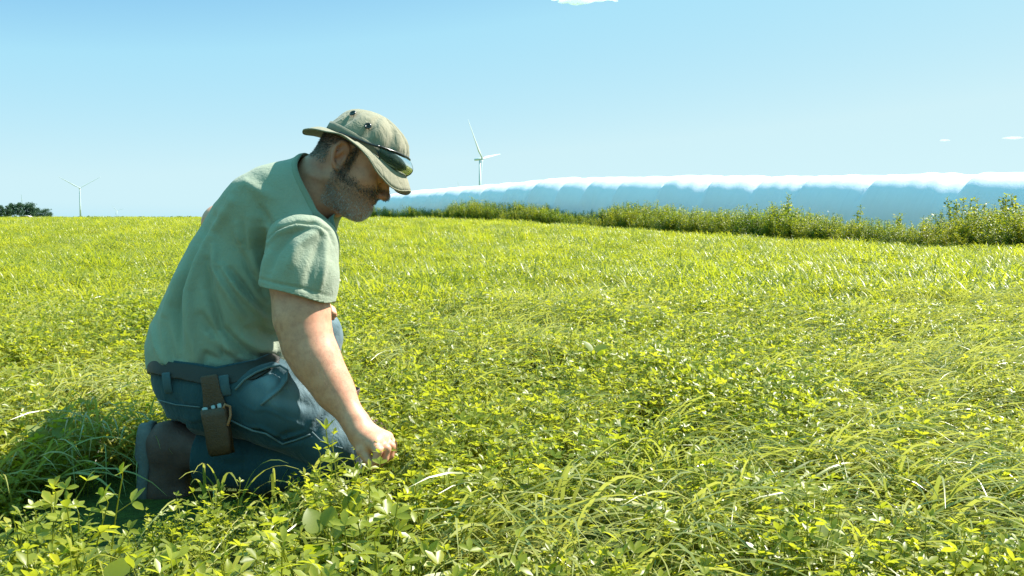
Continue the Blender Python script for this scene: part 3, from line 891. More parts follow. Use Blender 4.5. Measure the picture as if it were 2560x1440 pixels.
def pline(px, py, pts):
    d = np.full(len(px), 1e9); tt = np.zeros(len(px)); L = 0
    P = np.array(pts, float); tot = np.hypot(*np.diff(P, axis=0).T).sum()
    for a, b in zip(P[:-1], P[1:]):
        ab = b - a; l2 = ab @ ab
        t = np.clip(((px - a[0]) * ab[0] + (py - a[1]) * ab[1]) / l2, 0, 1)
        q = np.hypot(px - a[0] - t * ab[0], py - a[1] - t * ab[1]); m = q < d
        d[m] = q[m]; tt[m] = (L + t[m] * math.sqrt(l2)) / tot; L += math.sqrt(l2)
    return d, tt
def fold(V, Nn, lines, gain=1.0):
    """push cloth in and out along creases; every line is (points, width, height)"""
    px = 1280 + (V - C0) @ CR / ((V - C0) @ CF) * F_PX; py = 720 - (V - C0) @ CU / ((V - C0) @ CF) * F_PX
    face = np.clip(-(Nn @ CF) + .25, 0, 1) ** .5
    off = np.zeros(len(V))
    for pts, wd_, am in lines:
        d, t = pline(px, py, pts)
        off += gain * am * np.exp(-(d / wd_) ** 2) * np.sin(np.clip(t, .04, .96) * math.pi) ** .5
    return V + Nn * (off * face)[:, None]
_wv = np.random.default_rng(77)
_WK = [(_wv.normal(0, 1, 3), _wv.uniform(0, 6.28)) for _ in range(14)]
def wobble(V, freq, st=(1, 1, 1)):
    o = 0
    for k, p in _WK: o = o + np.sin((V * np.array(st)) @ (k * freq) + p)
    return o / 14 ** .5 / 1.4

MB = W(600, 1230, 2.50); MB[2] = 0.0
person = None
def part(name, V, T, mat, parent=None, **kw):
    me = mesh_np(name, np.asarray(V) - MB, T)
    o = link(name, me, mat, parent if parent is not None else person, **kw)
    return o
def setattr_f(o, name, vals):
    a = o.data.attributes.new(name, 'FLOAT', 'POINT'); a.data.foreach_set('value', np.asarray(vals, np.float32))
def solidify(o, th, off=-1):
    bm = bmesh.new(); bm.from_mesh(o.data); bmesh.ops.remove_doubles(bm, verts=bm.verts, dist=.0009); bmesh.ops.dissolve_degenerate(bm, edges=bm.edges, dist=.0004); bm.to_mesh(o.data); bm.free(); o.data.shade_smooth()
    m = o.modifiers.new('thickness', 'SOLIDIFY'); m.thickness = th; m.offset = off
    return o
MM = 0.001
# ---- head frame
HO = W(868, 400, 2.489); HA = math.radians(30)
HF = math.cos(HA) * CR - math.sin(HA) * CU; HU = math.sin(HA) * CR + math.cos(HA) * CU; HL = CF.copy()
def H(f, l, u): return HO + (HF * f + HL * l + HU * u) * MM
HAX = (HF, HL, HU)
# ---- torso frame
PSI = math.radians(25)
TE = .40 * CR + .916 * CU; TG = .916 * CR - .40 * CU
TF = TG * math.cos(PSI) + CF * math.sin(PSI); TS = TG * math.sin(PSI) - CF * math.cos(PSI)
DT = 2.585; TA = W(520, 985, DT); KS = DT / F_PX
_h = [(-40, 6, 136), (0, -4, 153), (25, -9, 160), (60, -14, 171), (110, -15, 174), (158, -14, 173), (256, -12, 173), (330, -10, 171), (381, -7, 166), (443, -6, 160), (478, -8, 149), (515, -15, 133), (548, -17, 110), (565, -18, 97), (601, -14, 52), (622, -6, 30)]
T_t, T_c, T_a, T_b = [], [], [], []
for t, c, h in _h:
    if t < 478: b = 1.01 * h; a = .955 * h
    else:
        a = np.interp(t, [478, 515, 548, 565, 601, 622], [160, 168, 160, 148, 100, 60]); b = math.sqrt(max(100, h * h - (a * math.sin(PSI)) ** 2)) / math.cos(PSI)
    T_t.append(t * KS); T_c.append(c * KS / math.cos(PSI)); T_a.append(a * KS); T_b.append(b * KS)
# ---- joints
SR, ER, WR_ = W(748, 600, 2.375), W(766, 862, 2.325), W(893, 1062, 2.275)
SL_, EL_, WL_ = W(650, 560, 2.74), W(552, 558, 2.95), W(800, 772, 2.86)
HIPR, KNR, ANR = W(585, 966, 2.475), W(838, 1112, 2.41), W(515, 1140, 2.50)
HIPL, KNL, ANL = W(600, 960, 2.72), W(791, 834, 2.86), W(812, 1135, 2.88)

def body_mesh():
    g = Grid((-1.02, 2.10, -.02), (-.18, 3.12, 1.03), .0036)
    # trunk and legs (they carry the clothes)
    g.loft(TA, TE, TF, TS, T_t[4:], T_c[4:], T_a[4:], T_b[4:], 0, grow=-.026)
    g.cone(TA + TE * .03, TA + TE * .14, .105, .125, .05)
    g.cone(W(525, 955, 2.60), W(535, 975, 2.60), .085, .085, .05)
    for hp, kn, an, r in ((HIPR, KNR, ANR, .075), (HIPL, KNL, ANL, .072)):
        g.cone(hp, kn, r, .046, .04)
        if hp is HIPR: g.cone(W(832, 1150, 2.43), W(660, 1165, 2.485), .042, .046, .02); g.cone(W(660, 1165, 2.485), W(500, 1140, 2.505), .046, .034, .02)
        else: g.cone(kn, an, .046, .036, .02)
        g.cone(an, an + (np.array([-.07, 0, -.01]) if hp is HIPR else np.array([.10, 0, -.05])), .034, .03, .02)
    # neck
    g.chain([W(742, 500, 2.55), W(800, 462, 2.52), H(-6, 0, -18)], [.080, .066, .058], .05, .03)
    g.cone(W(815, 500, 2.50), H(48, 0, -88), .045, .036, .04)
    # head
    g.ell(H(20, 0, 52), HAX, np.array([93, 75, 74]) * MM, .03)
    g.ell(H(-18, 0, 8), HAX, np.array([57, 64, 60]) * MM, .03)
    g.ell(H(64, 0, 6), HAX, np.array([48, 62, 62]) * MM, .03)
    g.ell(H(58, 0, -42), HAX, np.array([48, 55, 58]) * MM, .03)
    for s in (-1, 1):
        g.cone(H(8, 52 * s, -56), H(80, 19 * s, -97), .016, .016, .035)
        g.ell(H(74, 40 * s, -22), HAX, np.array([30, 22, 18]) * MM, .02)
    g.ell(H(91, 0, -92), HAX, np.array([20, 24, 18]) * MM, .025)
    g.ell(H(80, 0, -64), HAX, np.array([31, 34, 36]) * MM, .02)
    g.cone(H(104, -27, 14), H(104, 27, 14), .012, .012, .02)
    for s in (-1, 1):
        g.ell(H(113, 33 * s, -4), HAX, np.array([16, 15, 11]) * MM, .014, 'sub')
        g.ell(H(94, 32 * s, -4), HAX, np.array([14, 13.5, 12.5]) * MM, .004)
        g.cone(H(104, 22 * s, 2), H(98, 44 * s, 1), .004, .0035, .006)
    g.cone(H(106, 0, 8), H(127, 0, -29), .0085, .0105, .014)
    g.ell(H(126, 0, -33), HAX, np.array([10, 11, 10]) * MM, .008)
    for s in (-1, 1):
        g.ell(H(117, 12 * s, -37), HAX, np.array([11, 8, 8]) * MM, .006)
        g.ell(H(121, 7 * s, -46), HAX, np.array([5, 3.4, 4]) * MM, .004, 'sub')
    g.ell(H(105, 0, -59), HAX, np.array([8.5, 21, 5]) * MM, .005)
    g.ell(H(103, 0, -73), HAX, np.array([8.5, 18, 5]) * MM, .005)
    g.ell(H(113, 0, -66.5), HAX, np.array([10, 21, 1.8]) * MM, .003, 'sub')
    # ears
    for s in (-1, 1):
        A = np.array([-.31, .95]); B = np.array([.95, .31]); pts = []; rr = []
        for th in np.linspace(70, -190, 14):
            t = math.radians(th); fl = A * 33 * math.cos(t) + B * 18 * math.sin(t)
            back = (18 - (fl @ B)) / 36
            pts.append(H(-2 + fl[0], s * (74 + 13 * back), -1 + fl[1])); rr.append(.0044 if th > -130 else .0058)
        g.chain(pts, rr, .004, .004)
        g.ell(H(-1, s * 76, 0), (HF * .95 + HU * .31, HL, -HF * .31 + HU * .95), np.array([15, 5.5, 29]) * MM, .006)
        g.ell(H(2, s * 82, -3), HAX, np.array([8, 6, 13]) * MM, .004, 'sub')
        g.cone(H(-3, s * 79, 18), H(-13, s * 82, -8), .0034, .0034, .004)
        g.ell(H(10, s * 78, -4), HAX, np.array([4, 5, 7]) * MM, .004)
    # right arm reaching to the crop
    g.cone(W(690, 545, 2.52), W(745, 605, 2.39), .050, .058, .04)
    g.chain([W(748, 612, 2.375), W(752, 700, 2.35), W(757, 790, 2.335), ER], [.060, .062, .0585, .0515], .04, .03)
    g.cone(W(735, 690, 2.345), W(742, 800, 2.33), .045, .038, .04)
    g.chain([ER, W(790, 905, 2.315), W(835, 975, 2.305), WR_], [.0495, .0475, .0405, .0280], .03, .03)
    g.cone(W(775, 850, 2.315), W(812, 930, 2.305), .040, .034, .04)
    # right hand
    K = [W(949, 1100, 2.245), W(938, 1108, 2.225), W(962, 1096, 2.270), W(969, 1093, 2.292)]
    hb = W(905, 1080, 2.272)
    g.cone(WR_, hb, .0275, .027, .02)
    for q, r in zip(K, (.0165, .0160, .0155, .0135)): g.cone(hb, q, .019, r, .016)
    g.cone(W(897, 1085, 2.255), W(928, 1112, 2.235), .020, .016, .02)
    fing = [
        ([W(930, 1110, 2.226), W(946, 1126, 2.205), W(940, 1150, 2.204), W(931, 1163, 2.212)], [.0112, .0098, .0088, .0075]),
        ([W(950, 1103, 2.244), W(966, 1122, 2.226), W(962, 1147, 2.226), W(951, 1160, 2.234)], [.0114, .0100, .0090, .0076]),
        ([W(962, 1098, 2.268), W(978, 1116, 2.254), W(976, 1139, 2.254), W(966, 1151, 2.262)], [.0108, .0095, .0086, .0074]),
        ([W(969, 1094, 2.291), W(984, 1109, 2.282), W(985, 1128, 2.282), W(976, 1139, 2.288)], [.0094, .0082, .0074, .0066])]
    for p, r in fing:
        g.chain(p, r, .006, .003)
        for q, rr in zip(p[:2], r[:2]): g.cone(q, q, rr * 1.09, rr * 1.09, .004)
    g.chain([W(895, 1098, 2.262), W(905, 1128, 2.232), W(920, 1150, 2.222), W(932, 1168, 2.220)], [.0155, .0130, .0105, .0085], .012, .003)
    # left arm, hand resting on the raised knee
    g.chain([SL_, W(585, 580, 2.86), EL_], [.066, .058, .050], .04, .03)
    g.chain([EL_, W(640, 660, 2.93), WL_], [.048, .046, .029], .03, .03)
    lh = W(815, 786, 2.835)
    g.cone(WL_, lh, .026, .024, .02)
    for i, (dx, dy, dd) in enumerate(((26, -14, -.050), (32, -10, -.028), (33, -3, -.004), (28, 6, .018))):
        a = W(815 + dx * .3, 784 + dy * .3, 2.835 + dd); b = W(815 + dx * .75 - 8, 782 + dy * .8, 2.825 + dd); c = W(815 + dx * .9 - 8, 790 + dy * .6, 2.815 + dd)
        g.chain([lh, a, b, c], [.016, .0105, .0095, .0080], .006, .003)
    g.chain([WL_, W(805, 776, 2.80), W(818, 770, 2.775)], [.016, .012, .009], .008, .003)
    V, Q = g.nets(1)
    return V, Q
def sleeve_mesh():
    g = Grid((-.72, 2.15, .40), (-.36, 2.58, .80), .004)
    g.chain([W(742, 585, 2.42), W(757, 615, 2.372), W(750, 690, 2.348), W(730, 790, 2.333)], [.070, .0825, .0875, .094], .0, .02)
    V, Q = g.nets(2); Nn = vnormals(V, Q)
    Z = lambda *p: [(320 + x / 2.571, 380 + y / 2.571) for x, y in p]
    V = fold(V, Nn, [
        # sleeve
        (Z((1180, 470), (1050, 530), (960, 640), (900, 780)), 11, -.007),
        (Z((1230, 500), (1100, 600), (1020, 760)), 12, .007),
        (Z((1240, 560), (1190, 700), (1150, 860)), 10, -.006),
        (Z((1270, 560), (1260, 720), (1230, 900)), 9, .006),
        (Z((930, 620), (890, 700), (860, 830)), 9, .006),
        ([(640, 694), (690, 708), (760, 722), (826, 741)], 3.2, -.003),
        # armhole seam
        (Z((900, 560), (960, 500), (1080, 455), (1200, 455), (1290, 510), (1320, 600)), 4, -.006),
        (Z((905, 585), (965, 525), (1080, 478), (1195, 480), (1270, 530)), 6, .006),
    ], 1.5)
    V = V + vnormals(V, Q) * (wobble(V, 26, (1, 1, .6)) * .0022 + wobble(V, 70) * .0007)[:, None]
    T = tris(Q)
    c0 = W(733, 731, 2.335); n0 = .25 * -CR + -.965 * CU; n0 /= np.linalg.norm(n0)
    V, T = clip(V, T, (V - c0) @ n0 + .003 * np.sin(V[:, 1] * 60))
    ca = W(757, 568, 2.37); na_ = .20 * CR * 0 + .80 * CU - .05 * CR + .45 * CF; na_ /= np.linalg.norm(na_)
    V, T = clip(V, T, (V - ca) @ na_)
    return biggest(V, T)
ARM_R = [W(735, 570, 2.43), W(748, 600, 2.40), W(752, 690, 2.372), W(738, 760, 2.362)]
def shirt_mesh():
    g = Grid((-1.05, 2.12, .12), (-.30, 3.05, 1.02), .0048)
    g.loft(TA, TE, TF, TS, T_t, T_c, T_a, T_b, 0)
    # yoke and neck tube
    g.cone(W(740, 505, 2.55), W(835, 445, 2.52), .105, .080, .05)
    g.cone(W(640, 520, 2.475), W(712, 492, 2.45), .076, .074, .06)
    # shoulder
    g.cone(W(690, 520, 2.48), W(752, 598, 2.40), .075, .078, .06)
    # left sleeve
    g.chain([W(655, 560, 2.72), W(600, 580, 2.83), W(560, 590, 2.90)], [.072, .074, .078], .05, .02)
    g.cone(W(690, 500, 2.66), W(640, 560, 2.74), .07, .07, .06)
    V, Q = g.nets(3)
    Nn = vnormals(V, Q)
    Z = lambda *p: [(320 + x / 2.571, 380 + y / 2.571) for x, y in p]
    V = fold(V, Nn, [
        (Z((660, 320), (480, 620), (390, 900), (395, 1150), (465, 1400)), 13, .0085),
        (Z((560, 420), (410, 700), (310, 1000), (335, 1330)), 11, -.010),
        (Z((470, 560), (330, 830), (235, 1080), (250, 1340)), 12, .007),
        (Z((560, 560), (555, 760), (680, 980), (760, 1100)), 10, .007),
        (Z((510, 700), (520, 880), (600, 1130), (800, 1310)), 11, -.010),
        (Z((600, 730), (720, 900), (870, 1060)), 9, .009),
        (Z((660, 760), (800, 950), (900, 1040)), 9, -.008),
        (Z((735, 600), (790, 760), (900, 950)), 10, -.009),
        (Z((700, 470), (745, 620), (850, 860)), 10, .008),
        (Z((850, 470), (850, 620), (905, 790)), 15, -.013),
        (Z((780, 420), (800, 600), (860, 800)), 10, .006),
        (Z((530, 1180), (690, 1320), (840, 1365)), 11, .010),
        (Z((470, 1050), (620, 1290), (835, 1400)), 11, -.009),
        (Z((700, 1180), (830, 1260), (960, 1270)), 14, .010),
        (Z((840, 1130), (930, 1190), (1000, 1180)), 12, -.008),
        (Z((240, 1080), (265, 1250), (300, 1390)), 9, -.006),
        (Z((150, 1120), (180, 1250), (230, 1370)), 9, .005),
        (Z((620, 1350), (500, 1300), (470, 1420)), 8, -.005),
        (Z((700, 240), (760, 200), (830, 240), (920, 290)), 14, .004),
        (Z((820, 330), (880, 420), (930, 520)), 12, -.006),
    ], 2.1)
    Nn = vnormals(V, Q)
    V = V + Nn * (wobble(V, 22, (1, 1, .6)) * .0022 + wobble(V, 60) * .0007)[:, None]
    T = tris(Q)
    # hem
    rel = V - TA
    px = 1280 + (V - C0) @ CR / ((V - C0) @ CF) * F_PX
    t = rel @ TE; gq = rel @ TG; sq = rel @ TS
    z = V[:, 2]
    near = np.clip(sq / .19, -1, 1)
    zh = np.interp(px, [340, 375, 430, 540, 640, 680, 730, 800], [.346, .308, .294, .294, .298, .304, .310, .34]) + (1 - near) * .5 * .012
    s = zh + .004 * np.sin(px * .05) - z
    s = np.where(t > .30, -1.0, s)
    V, T = clip(V, T, s)
    # neck opening
    nc = W(802, 468, 2.525); nn = W(868, 432, 2.51) - nc; nn /= np.linalg.norm(nn)
    nn = nn + .10 * CU + .0 * CF; nn /= np.linalg.norm(nn)
    rel = V - nc
    s = rel @ nn
    s = np.where(np.linalg.norm(rel, axis=1) < .19, s, -1)
    V, T = clip(V, T, s)
    # left cuff
    c1 = W(585, 585, 2.855); n1 = EL_ - W(620, 572, 2.80); n1 /= np.linalg.norm(n1)
    s = (V - c1) @ n1
    reg = (V[:, 1] > 2.75) & (np.linalg.norm(V - c1, axis=1) < .2)
    V, T = clip(V, T, np.where(reg, s, -1))
    return biggest(V, T)

PE = .15 * CR + .989 * CU; PG = .989 * CR - .15 * CU
PF = PG * math.cos(PSI * .6) + CF * math.sin(PSI * .6); PS = PG * math.sin(PSI * .6) - CF * math.cos(PSI * .6)
PA = W(512, 985, 2.59)
def waist(V): return np.interp(px_of(V), [360, 430, 540, 640, 700, 800], [60, 53, 54, 84, 122, 140]) * KS + .165 * np.clip(2.59 - (V - C0) @ CF, -.2, .2)
def jeans_grid(extra=0.0):
    g = Grid((-1.05, 2.20, -.02), (-.28, 3.1, .48), .0046)
    g.loft(PA, PE, PF, PS, np.array([-40, 0, 30, 60, 110]) * KS, np.array([24, 14, 6, 2, 4]) * KS, np.array([160, 172, 170, 165, 160]) * KS + extra, np.array([92, 118, 133, 139, 143]) * KS + extra, 0)
    g.cone(W(482, 958, 2.50), W(505, 985, 2.50), .089 + extra, .098 + extra, .05)
    g.cone(W(482, 966, 2.68), W(505, 990, 2.68), .086 + extra, .10 + extra, .05)
    # right leg, folded under him
    g.chain([HIPR, W(705, 1014, 2.43), KNR], [.112, .098, .074], .06, .03)
    g.cone(W(840, 1152, 2.43), W(660, 1165, 2.485), .062, .070, .006); g.cone(W(660, 1165, 2.485), W(500, 1136, 2.505), .070, .064, .006)
    # left leg, knee raised
    g.chain([HIPL, W(700, 890, 2.80), KNL], [.115, .092, .072], .06, .03)
    g.chain([W(797, 846, 2.865), W(786, 960, 2.88), W(826, 1118, 2.87)], [.066, .066, .066], .012, .02)
    return g
def jeans_mesh():
    g = jeans_grid()
    V, Q = g.nets(2); Nn = vnormals(V, Q)
    Z = lambda *p: [(300 + x / 3.429, 860 + y / 3.429) for x, y in p]
    V = fold(V, Nn, [
        (Z((960, 380), (1130, 250), (1310, 190), (1440, 230), (1430, 330), (1300, 460), (1190, 540)), 8, .007),
        (Z((1010, 420), (1150, 290), (1310, 230), (1390, 280), (1360, 360), (1240, 470)), 5, -.007),
        (Z((980, 400), (1040, 500), (1150, 570), (1260, 560), (1560, 700), (1640, 740)), 4, .0035),
        (Z((1660, 760), (1690, 690), (1740, 600), (1750, 550)), 7, -.010),
        (Z((1620, 700), (1660, 640), (1720, 560)), 8, .006),
        (Z((940, 660), (1040, 700), (1100, 740), (1200, 750), (1290, 800), (1390, 850), (1640, 770)), 6, -.011),
        (Z((950, 630), (1100, 710), (1220, 720), (1400, 820), (1600, 760)), 5, .006),
        (Z((1300, 830), (1450, 770), (1560, 740)), 6, -.007),
        (Z((1000, 800), (1150, 850), (1350, 880), (1550, 860)), 12, .005),
        (Z((440, 470), (560, 540), (690, 560)), 7, -.004), (Z((500, 620), (620, 650), (720, 630)), 6, .004),
        (Z((1250, 500), (1400, 560), (1580, 600)), 12, .004), (Z((1350, 440), (1500, 480), (1650, 540)), 10, -.004),
        (Z((760, 900), (900, 960), (1100, 960)), 10, .004), (Z((780, 1000), (950, 1040), (1100, 1010)), 10, -.004)])
    V = V + vnormals(V, Q) * (wobble(V, 20) * .0028 + wobble(V, 48) * .0012)[:, None]
    T = tris(Q)
    s = (V - PA) @ PE - waist(V) - .012
    s = np.where((V[:, 2] < .25) | (px_of(V) > 735), -1, s)
    V, T = clip(V, T, s)
    c0 = W(503, 1136, 2.50); n0 = W(490, 1134, 2.50) - W(660, 1152, 2.47); n0 /= np.linalg.norm(n0)
    s = np.where((np.linalg.norm(V - c0, axis=1) < .13) & (V[:, 2] < .225), (V - c0) @ n0, -1)
    V, T = clip(V, T, s)
    c1 = W(824, 1096, 2.87); n1 = W(826, 1118, 2.87) - W(805, 960, 2.88); n1 /= np.linalg.norm(n1)
    s = np.where((np.linalg.norm(V - c1, axis=1) < .14) & (V[:, 1] > 2.72), (V - c1) @ n1, -1)
    V, T = clip(V, T, s)
    return biggest(V, T)
def belt_mesh():
    g = jeans_grid(.004); V, Q = g.nets(2); T = tris(Q)
    h = (V - PA) @ PE; c = waist(V)
    V, T = clip(V, T, np.where((V[:, 2] > .25) & (px_of(V) < 700), h - c - .006, 1))
    h = (V - PA) @ PE; c = waist(V)
    V, T = clip(V, T, c - .032 - h)
    return biggest(V, T)

# ---- materials
def skin_mat():
    m, nt, out = newmat('skin')
    oc = objcoord(nt)
    f = noise(nt, 60, 5, .7, oc); f2 = noise(nt, 14, 4, .6, oc)
    base = mixc(nt, ramp(nt, f2, [(.3, 0.), (.7, 1.)]), (.55, .255, .15), (.64, .33, .215))
    base = mixc(nt, ramp(nt, f, [(.42, 0.), (.7, .5)]), base, (.33, .12, .08))
    red = attr(nt, 'ruddy'); base = mixc(nt, red, base, (.30, .085, .045))
    stub = attr(nt, 'stubble'); fs = ramp(nt, noise(nt, 900, 2, .6, oc), [(.35, 0.2), (.6, 1.)])
    mul = nt.nodes.new('ShaderNodeMath'); mul.operation = 'MULTIPLY'; nt.links.new(stub, mul.inputs[0]); nt.links.new(fs, mul.inputs[1])
    base = mixc(nt, mul.outputs[0], base, (.13, .10, .08))
    lip = attr(nt, 'lip'); base = mixc(nt, lip, base, (.36, .12, .10))
    p = principled(nt, out, base, .5, bump(nt, noise(nt, 420, 3, .6, oc), .25, .0012), .4)
    p.inputs['Subsurface Weight'].default_value = .12; p.inputs['Subsurface Radius'].default_value = (.012, .004, .002); p.inputs['Subsurface Scale'].default_value = .6
    return m
def cloth_mat(name, col, var=.12, rough=.9, weave=900, wr=(.25, .0022), wrf=34, worn=None, grain=False):
    m, nt, out = newmat(name)
    oc = objcoord(nt)
    a = noise(nt, 9, 5, .65, oc); b = noise(nt, weave, 2, .5, oc)
    c = mixc(nt, a, [x * (1 - var) for x in col], [x * (1 + var) for x in col])
    c = mixc(nt, .30, c, mixc(nt, b, [x * .5 for x in col], [min(1, x * 1.5) for x in col]))
    if worn is not None: 
        w = attr(nt, 'worn'); c = mixc(nt, w, c, worn)
    n1 = bump(nt, noise(nt, wrf, 4, .6, objcoord(nt, (1, 1, .5)), 1.0), wr[0], wr[1] * 4)
    if grain: n1 = bump(nt, noise(nt, 150, 3, .6, objcoord(nt, (.7, .7, 1.3)), .6), .5, .003, n1)
    n2 = bump(nt, b, .35, .0009, n1)
    p = principled(nt, out, c, rough, n2, .15)
    p.inputs['Sheen Weight'].default_value = .15
    return m
M_SKIN = skin_mat()
M_SHIRT = cloth_mat('olive_cotton', (.245, .285, .21), wr=(.35, .0022), grain=True)
M_COLLAR = cloth_mat('olive_rib', (.19, .225, .16), weave=500)
M_JEANS = cloth_mat('denim', (.020, .054, .066), .25, .88, 700, (.5, .003), 26, worn=(.19, .27, .30))
M_HAT = cloth_mat('khaki_ripstop', (.225, .215, .15), .1, .9, 800, (.5, .003), 40)
M_BAND = cloth_mat('khaki_band', (.16, .165, .12), .1, .9, 800)
M_BELT = plain('belt_leather', (.014, .013, .011), .6, 40, .3, .4, .002)
M_POUCH = plain('pouch_leather', (.062, .031, .014), .5, 45, .55, .6, .003)
M_BOOT = plain('boot_leather', (.085, .045, .038), .7, 40, .5, .6, .003)
M_SOLE = plain('boot_sole', (.10, .11, .115), .85, 30, .4, .6, .004)
M_METAL = plain('steel', (.30, .31, .31), .45, 60, .1, .1, .0005, Metallic=1.0)
M_BLACK = plain('black_plastic', (.012, .015, .016), .25, 30, .2, .02, .0005)

# ---- body
V, Q = body_mesh()
V, T = biggest(V, Q)
me = mesh_np('person', V - MB, T)
person = link('person', me, M_SKIN, loc=tuple(MB))
tag(person, 'man in khaki sun hat, green t-shirt and jeans kneeling to touch the crop', 'person')
hf = (V - HO) @ HF / MM; hl = (V - HO) @ HL / MM; hu = (V - HO) @ HU / MM
inh = (np.linalg.norm(V - H(20, 0, 10), axis=1) < .19)
ear = np.exp(-((hf + 2) / 24) ** 2 - ((hu + 0) / 40) ** 2) * (np.abs(hl) > 70)
ruddy = .25 * inh + .5 * ear * inh + .35 * np.exp(-((hf + 60) / 45) ** 2 - ((hu + 50) / 40) ** 2) * inh + .35 * np.exp(-((hf - 126) / 16) ** 2 - ((hu + 34) / 18) ** 2)
ruddy += .12 * np.exp(-(np.linalg.norm(V - ER, axis=1) / .08) ** 2)
lip = np.exp(-(((hu + 66) / 8) ** 2) - ((hl / 20) ** 2)) * (hf > 99) * inh
# region of the beard and of the hair in the head frame
def beard_w(hf, hl, hu):
    jaw = sstep(-22, -52, hu - .15 * (hf - 20) + 0 * hl)
    front = sstep(122, 112, hf)
    w = jaw * sstep(-12, 8, hf) * sstep(-132, -118, hu + .0 * hf)
    w = w * (1 - np.exp(-((hu + 66) / 7.5) ** 2 - (hl / 21) ** 2) * (hf > 96))
    cheek = np.exp(-((hf - 74) / 26) ** 2 - ((hu + 24) / 24) ** 2); w = w * (1 - .95 * cheek)
    nose = np.exp(-((hf - 124) / 14) ** 2 - ((hu + 38) / 14) ** 2); w = w * (1 - nose)
    side = sstep(-45, -20, hu) * sstep(60, 40, hu) * np.exp(-((hf - 22) / 9) ** 2) * (np.abs(hl) > 50)
    side2 = np.exp(-((hf - 20) / 13) ** 2 - ((hu + 38) / 26) ** 2) * (np.abs(hl) > 40)
    return np.clip(np.maximum(w, np.maximum(side, side2)), 0, 1)
def hair_w(hf, hl, hu):
    back = sstep(-28, -44, hf + .12 * hu) * sstep(-48, -20, hu)
    top = (hu > 34) * (hf < 70) * 1.0
    over = (hu > 18) * sstep(0, -16, hf) * 1.0
    return np.clip(np.maximum(np.maximum(back, top), over), 0, 1)
bw = beard_w(hf, hl, hu) * inh; hw = hair_w(hf, hl, hu) * inh * (np.abs(hl) < 79) * (hu < 62)
setattr_f(person, 'ruddy', np.clip(ruddy, 0, 1)); setattr_f(person, 'lip', lip); setattr_f(person, 'stubble', np.clip(.55 * bw + .6 * hw + .5 * bw * sstep(-58, -40, hu), 0, 1))

# ---- hair and beard as short strands
def hair_mat(name, a, b):
    m, nt, out = newmat(name); t = attr(nt, 'tint')
    principled(nt, out, ramp(nt, t, [(0, a), (.55, [(x + y) * .4 for x, y in zip(a, b)]), (1, b)]), .5, None, .4)
    return m
NV = vnormals(V, T)
def strands(name, w, n, L, width, gravity, mat, grey):
    rg = np.random.default_rng(4)
    a = np.linalg.norm(np.cross(V[T[:, 1]] - V[T[:, 0]], V[T[:, 2]] - V[T[:, 0]]), axis=1) * (w[T].mean(1) + 0) * (w[T].min(1) > .12)
    pick = rg.choice(len(T), n, p=a / a.sum())
    u = rg.random((n, 2)); k = u.sum(1) > 1; u[k] = 1 - u[k]
    tr = T[pick]
    p = V[tr[:, 0]] * (1 - u.sum(1))[:, None] + V[tr[:, 1]] * u[:, :1] + V[tr[:, 2]] * u[:, 1:]
    nn = NV[tr[:, 0]]
    wgt = w[tr].mean(1)
    d = nn * .6 + gravity[None] * .8 + rg.normal(0, .28, (n, 3)); d /= np.linalg.norm(d, axis=1)[:, None]
    ln = L * rg.uniform(.6, 1.25, n) * (.5 + .5 * wgt)
    sd = np.cross(d, CF[None] + rg.normal(0, .5, (n, 3))); sd /= np.linalg.norm(sd, axis=1)[:, None]
    q = d + gravity[None] * .4 - nn * .15; q /= np.linalg.norm(q, axis=1)[:, None]
    m1 = p + d * (ln * .55)[:, None]; m2 = m1 + q * (ln * .45)[:, None]
    wd_ = width
    VV = np.stack([p - sd * wd_ - nn * .001, p + sd * wd_ - nn * .001, m1 + sd * wd_ * .8, m1 - sd * wd_ * .8, m2], 1).reshape(-1, 3)
    i = np.arange(n) * 5
    Fq = [(a_, a_ + 1, a_ + 2, a_ + 3) for a_ in i] + [(a_ + 3, a_ + 2, a_ + 4) for a_ in i]
    o = part(name, VV, Fq, mat, smooth=False)
    hfx = (p - HO) @ HF / MM; hux = (p - HO) @ HU / MM
    t = np.clip(grey(hfx, hux) + rg.normal(0, .25, n), 0, 1)
    setattr_f(o, 'tint', np.repeat(t, 5))
    return o
M_HAIR = hair_mat('hair_strand', (.028, .022, .018), (.55, .53, .50))
DOWN = -HU * .85 + HF * .25
strands('beard', np.clip(bw * (.7 + .9 * sstep(-58, -40, hu)), 0, 1.6), 13000, .0060, .00030, DOWN * .9, M_HAIR, lambda f, u: .04 + .74 * sstep(-50, -92, u) + .1 * sstep(60, 100, f))
strands('hair', hw, 9000, .0075, .00030, -HU * .9 - HF * .2, M_HAIR, lambda f, u: .12 + .35 * sstep(20, -30, u))
eb = np.exp(-((hf - 108) / 10) ** 2 - ((hu - 16) / 6) ** 2) * (np.abs(hl) > 10) * (np.abs(hl) < 52) * inh
for sg in (-1, 1): strands('eyebrow', eb * (hl * sg > 0), 250, .008, .0003, HF * .2 - HU * .1, M_HAIR, lambda f, u: .1 + 0 * f)
wa = np.clip(sstep(-.03, .03, (V - W(760, 830, 2.33)) @ (-CU)) * (V[:, 1] < 2.42) * (V[:, 2] > .20) * ((V - WR_) @ CU > .01), 0, 1) * (px_of(V) > 690) * .5
m_, nt_, out_ = newmat('arm_hair_strand'); principled(nt_, out_, (.30, .19, .11), .5, None, .4)
strands('arm_hair', wa, 1600, .011, .00012, -CU * .7 + CR * .1, m_, lambda f, u: .5 + 0 * f)
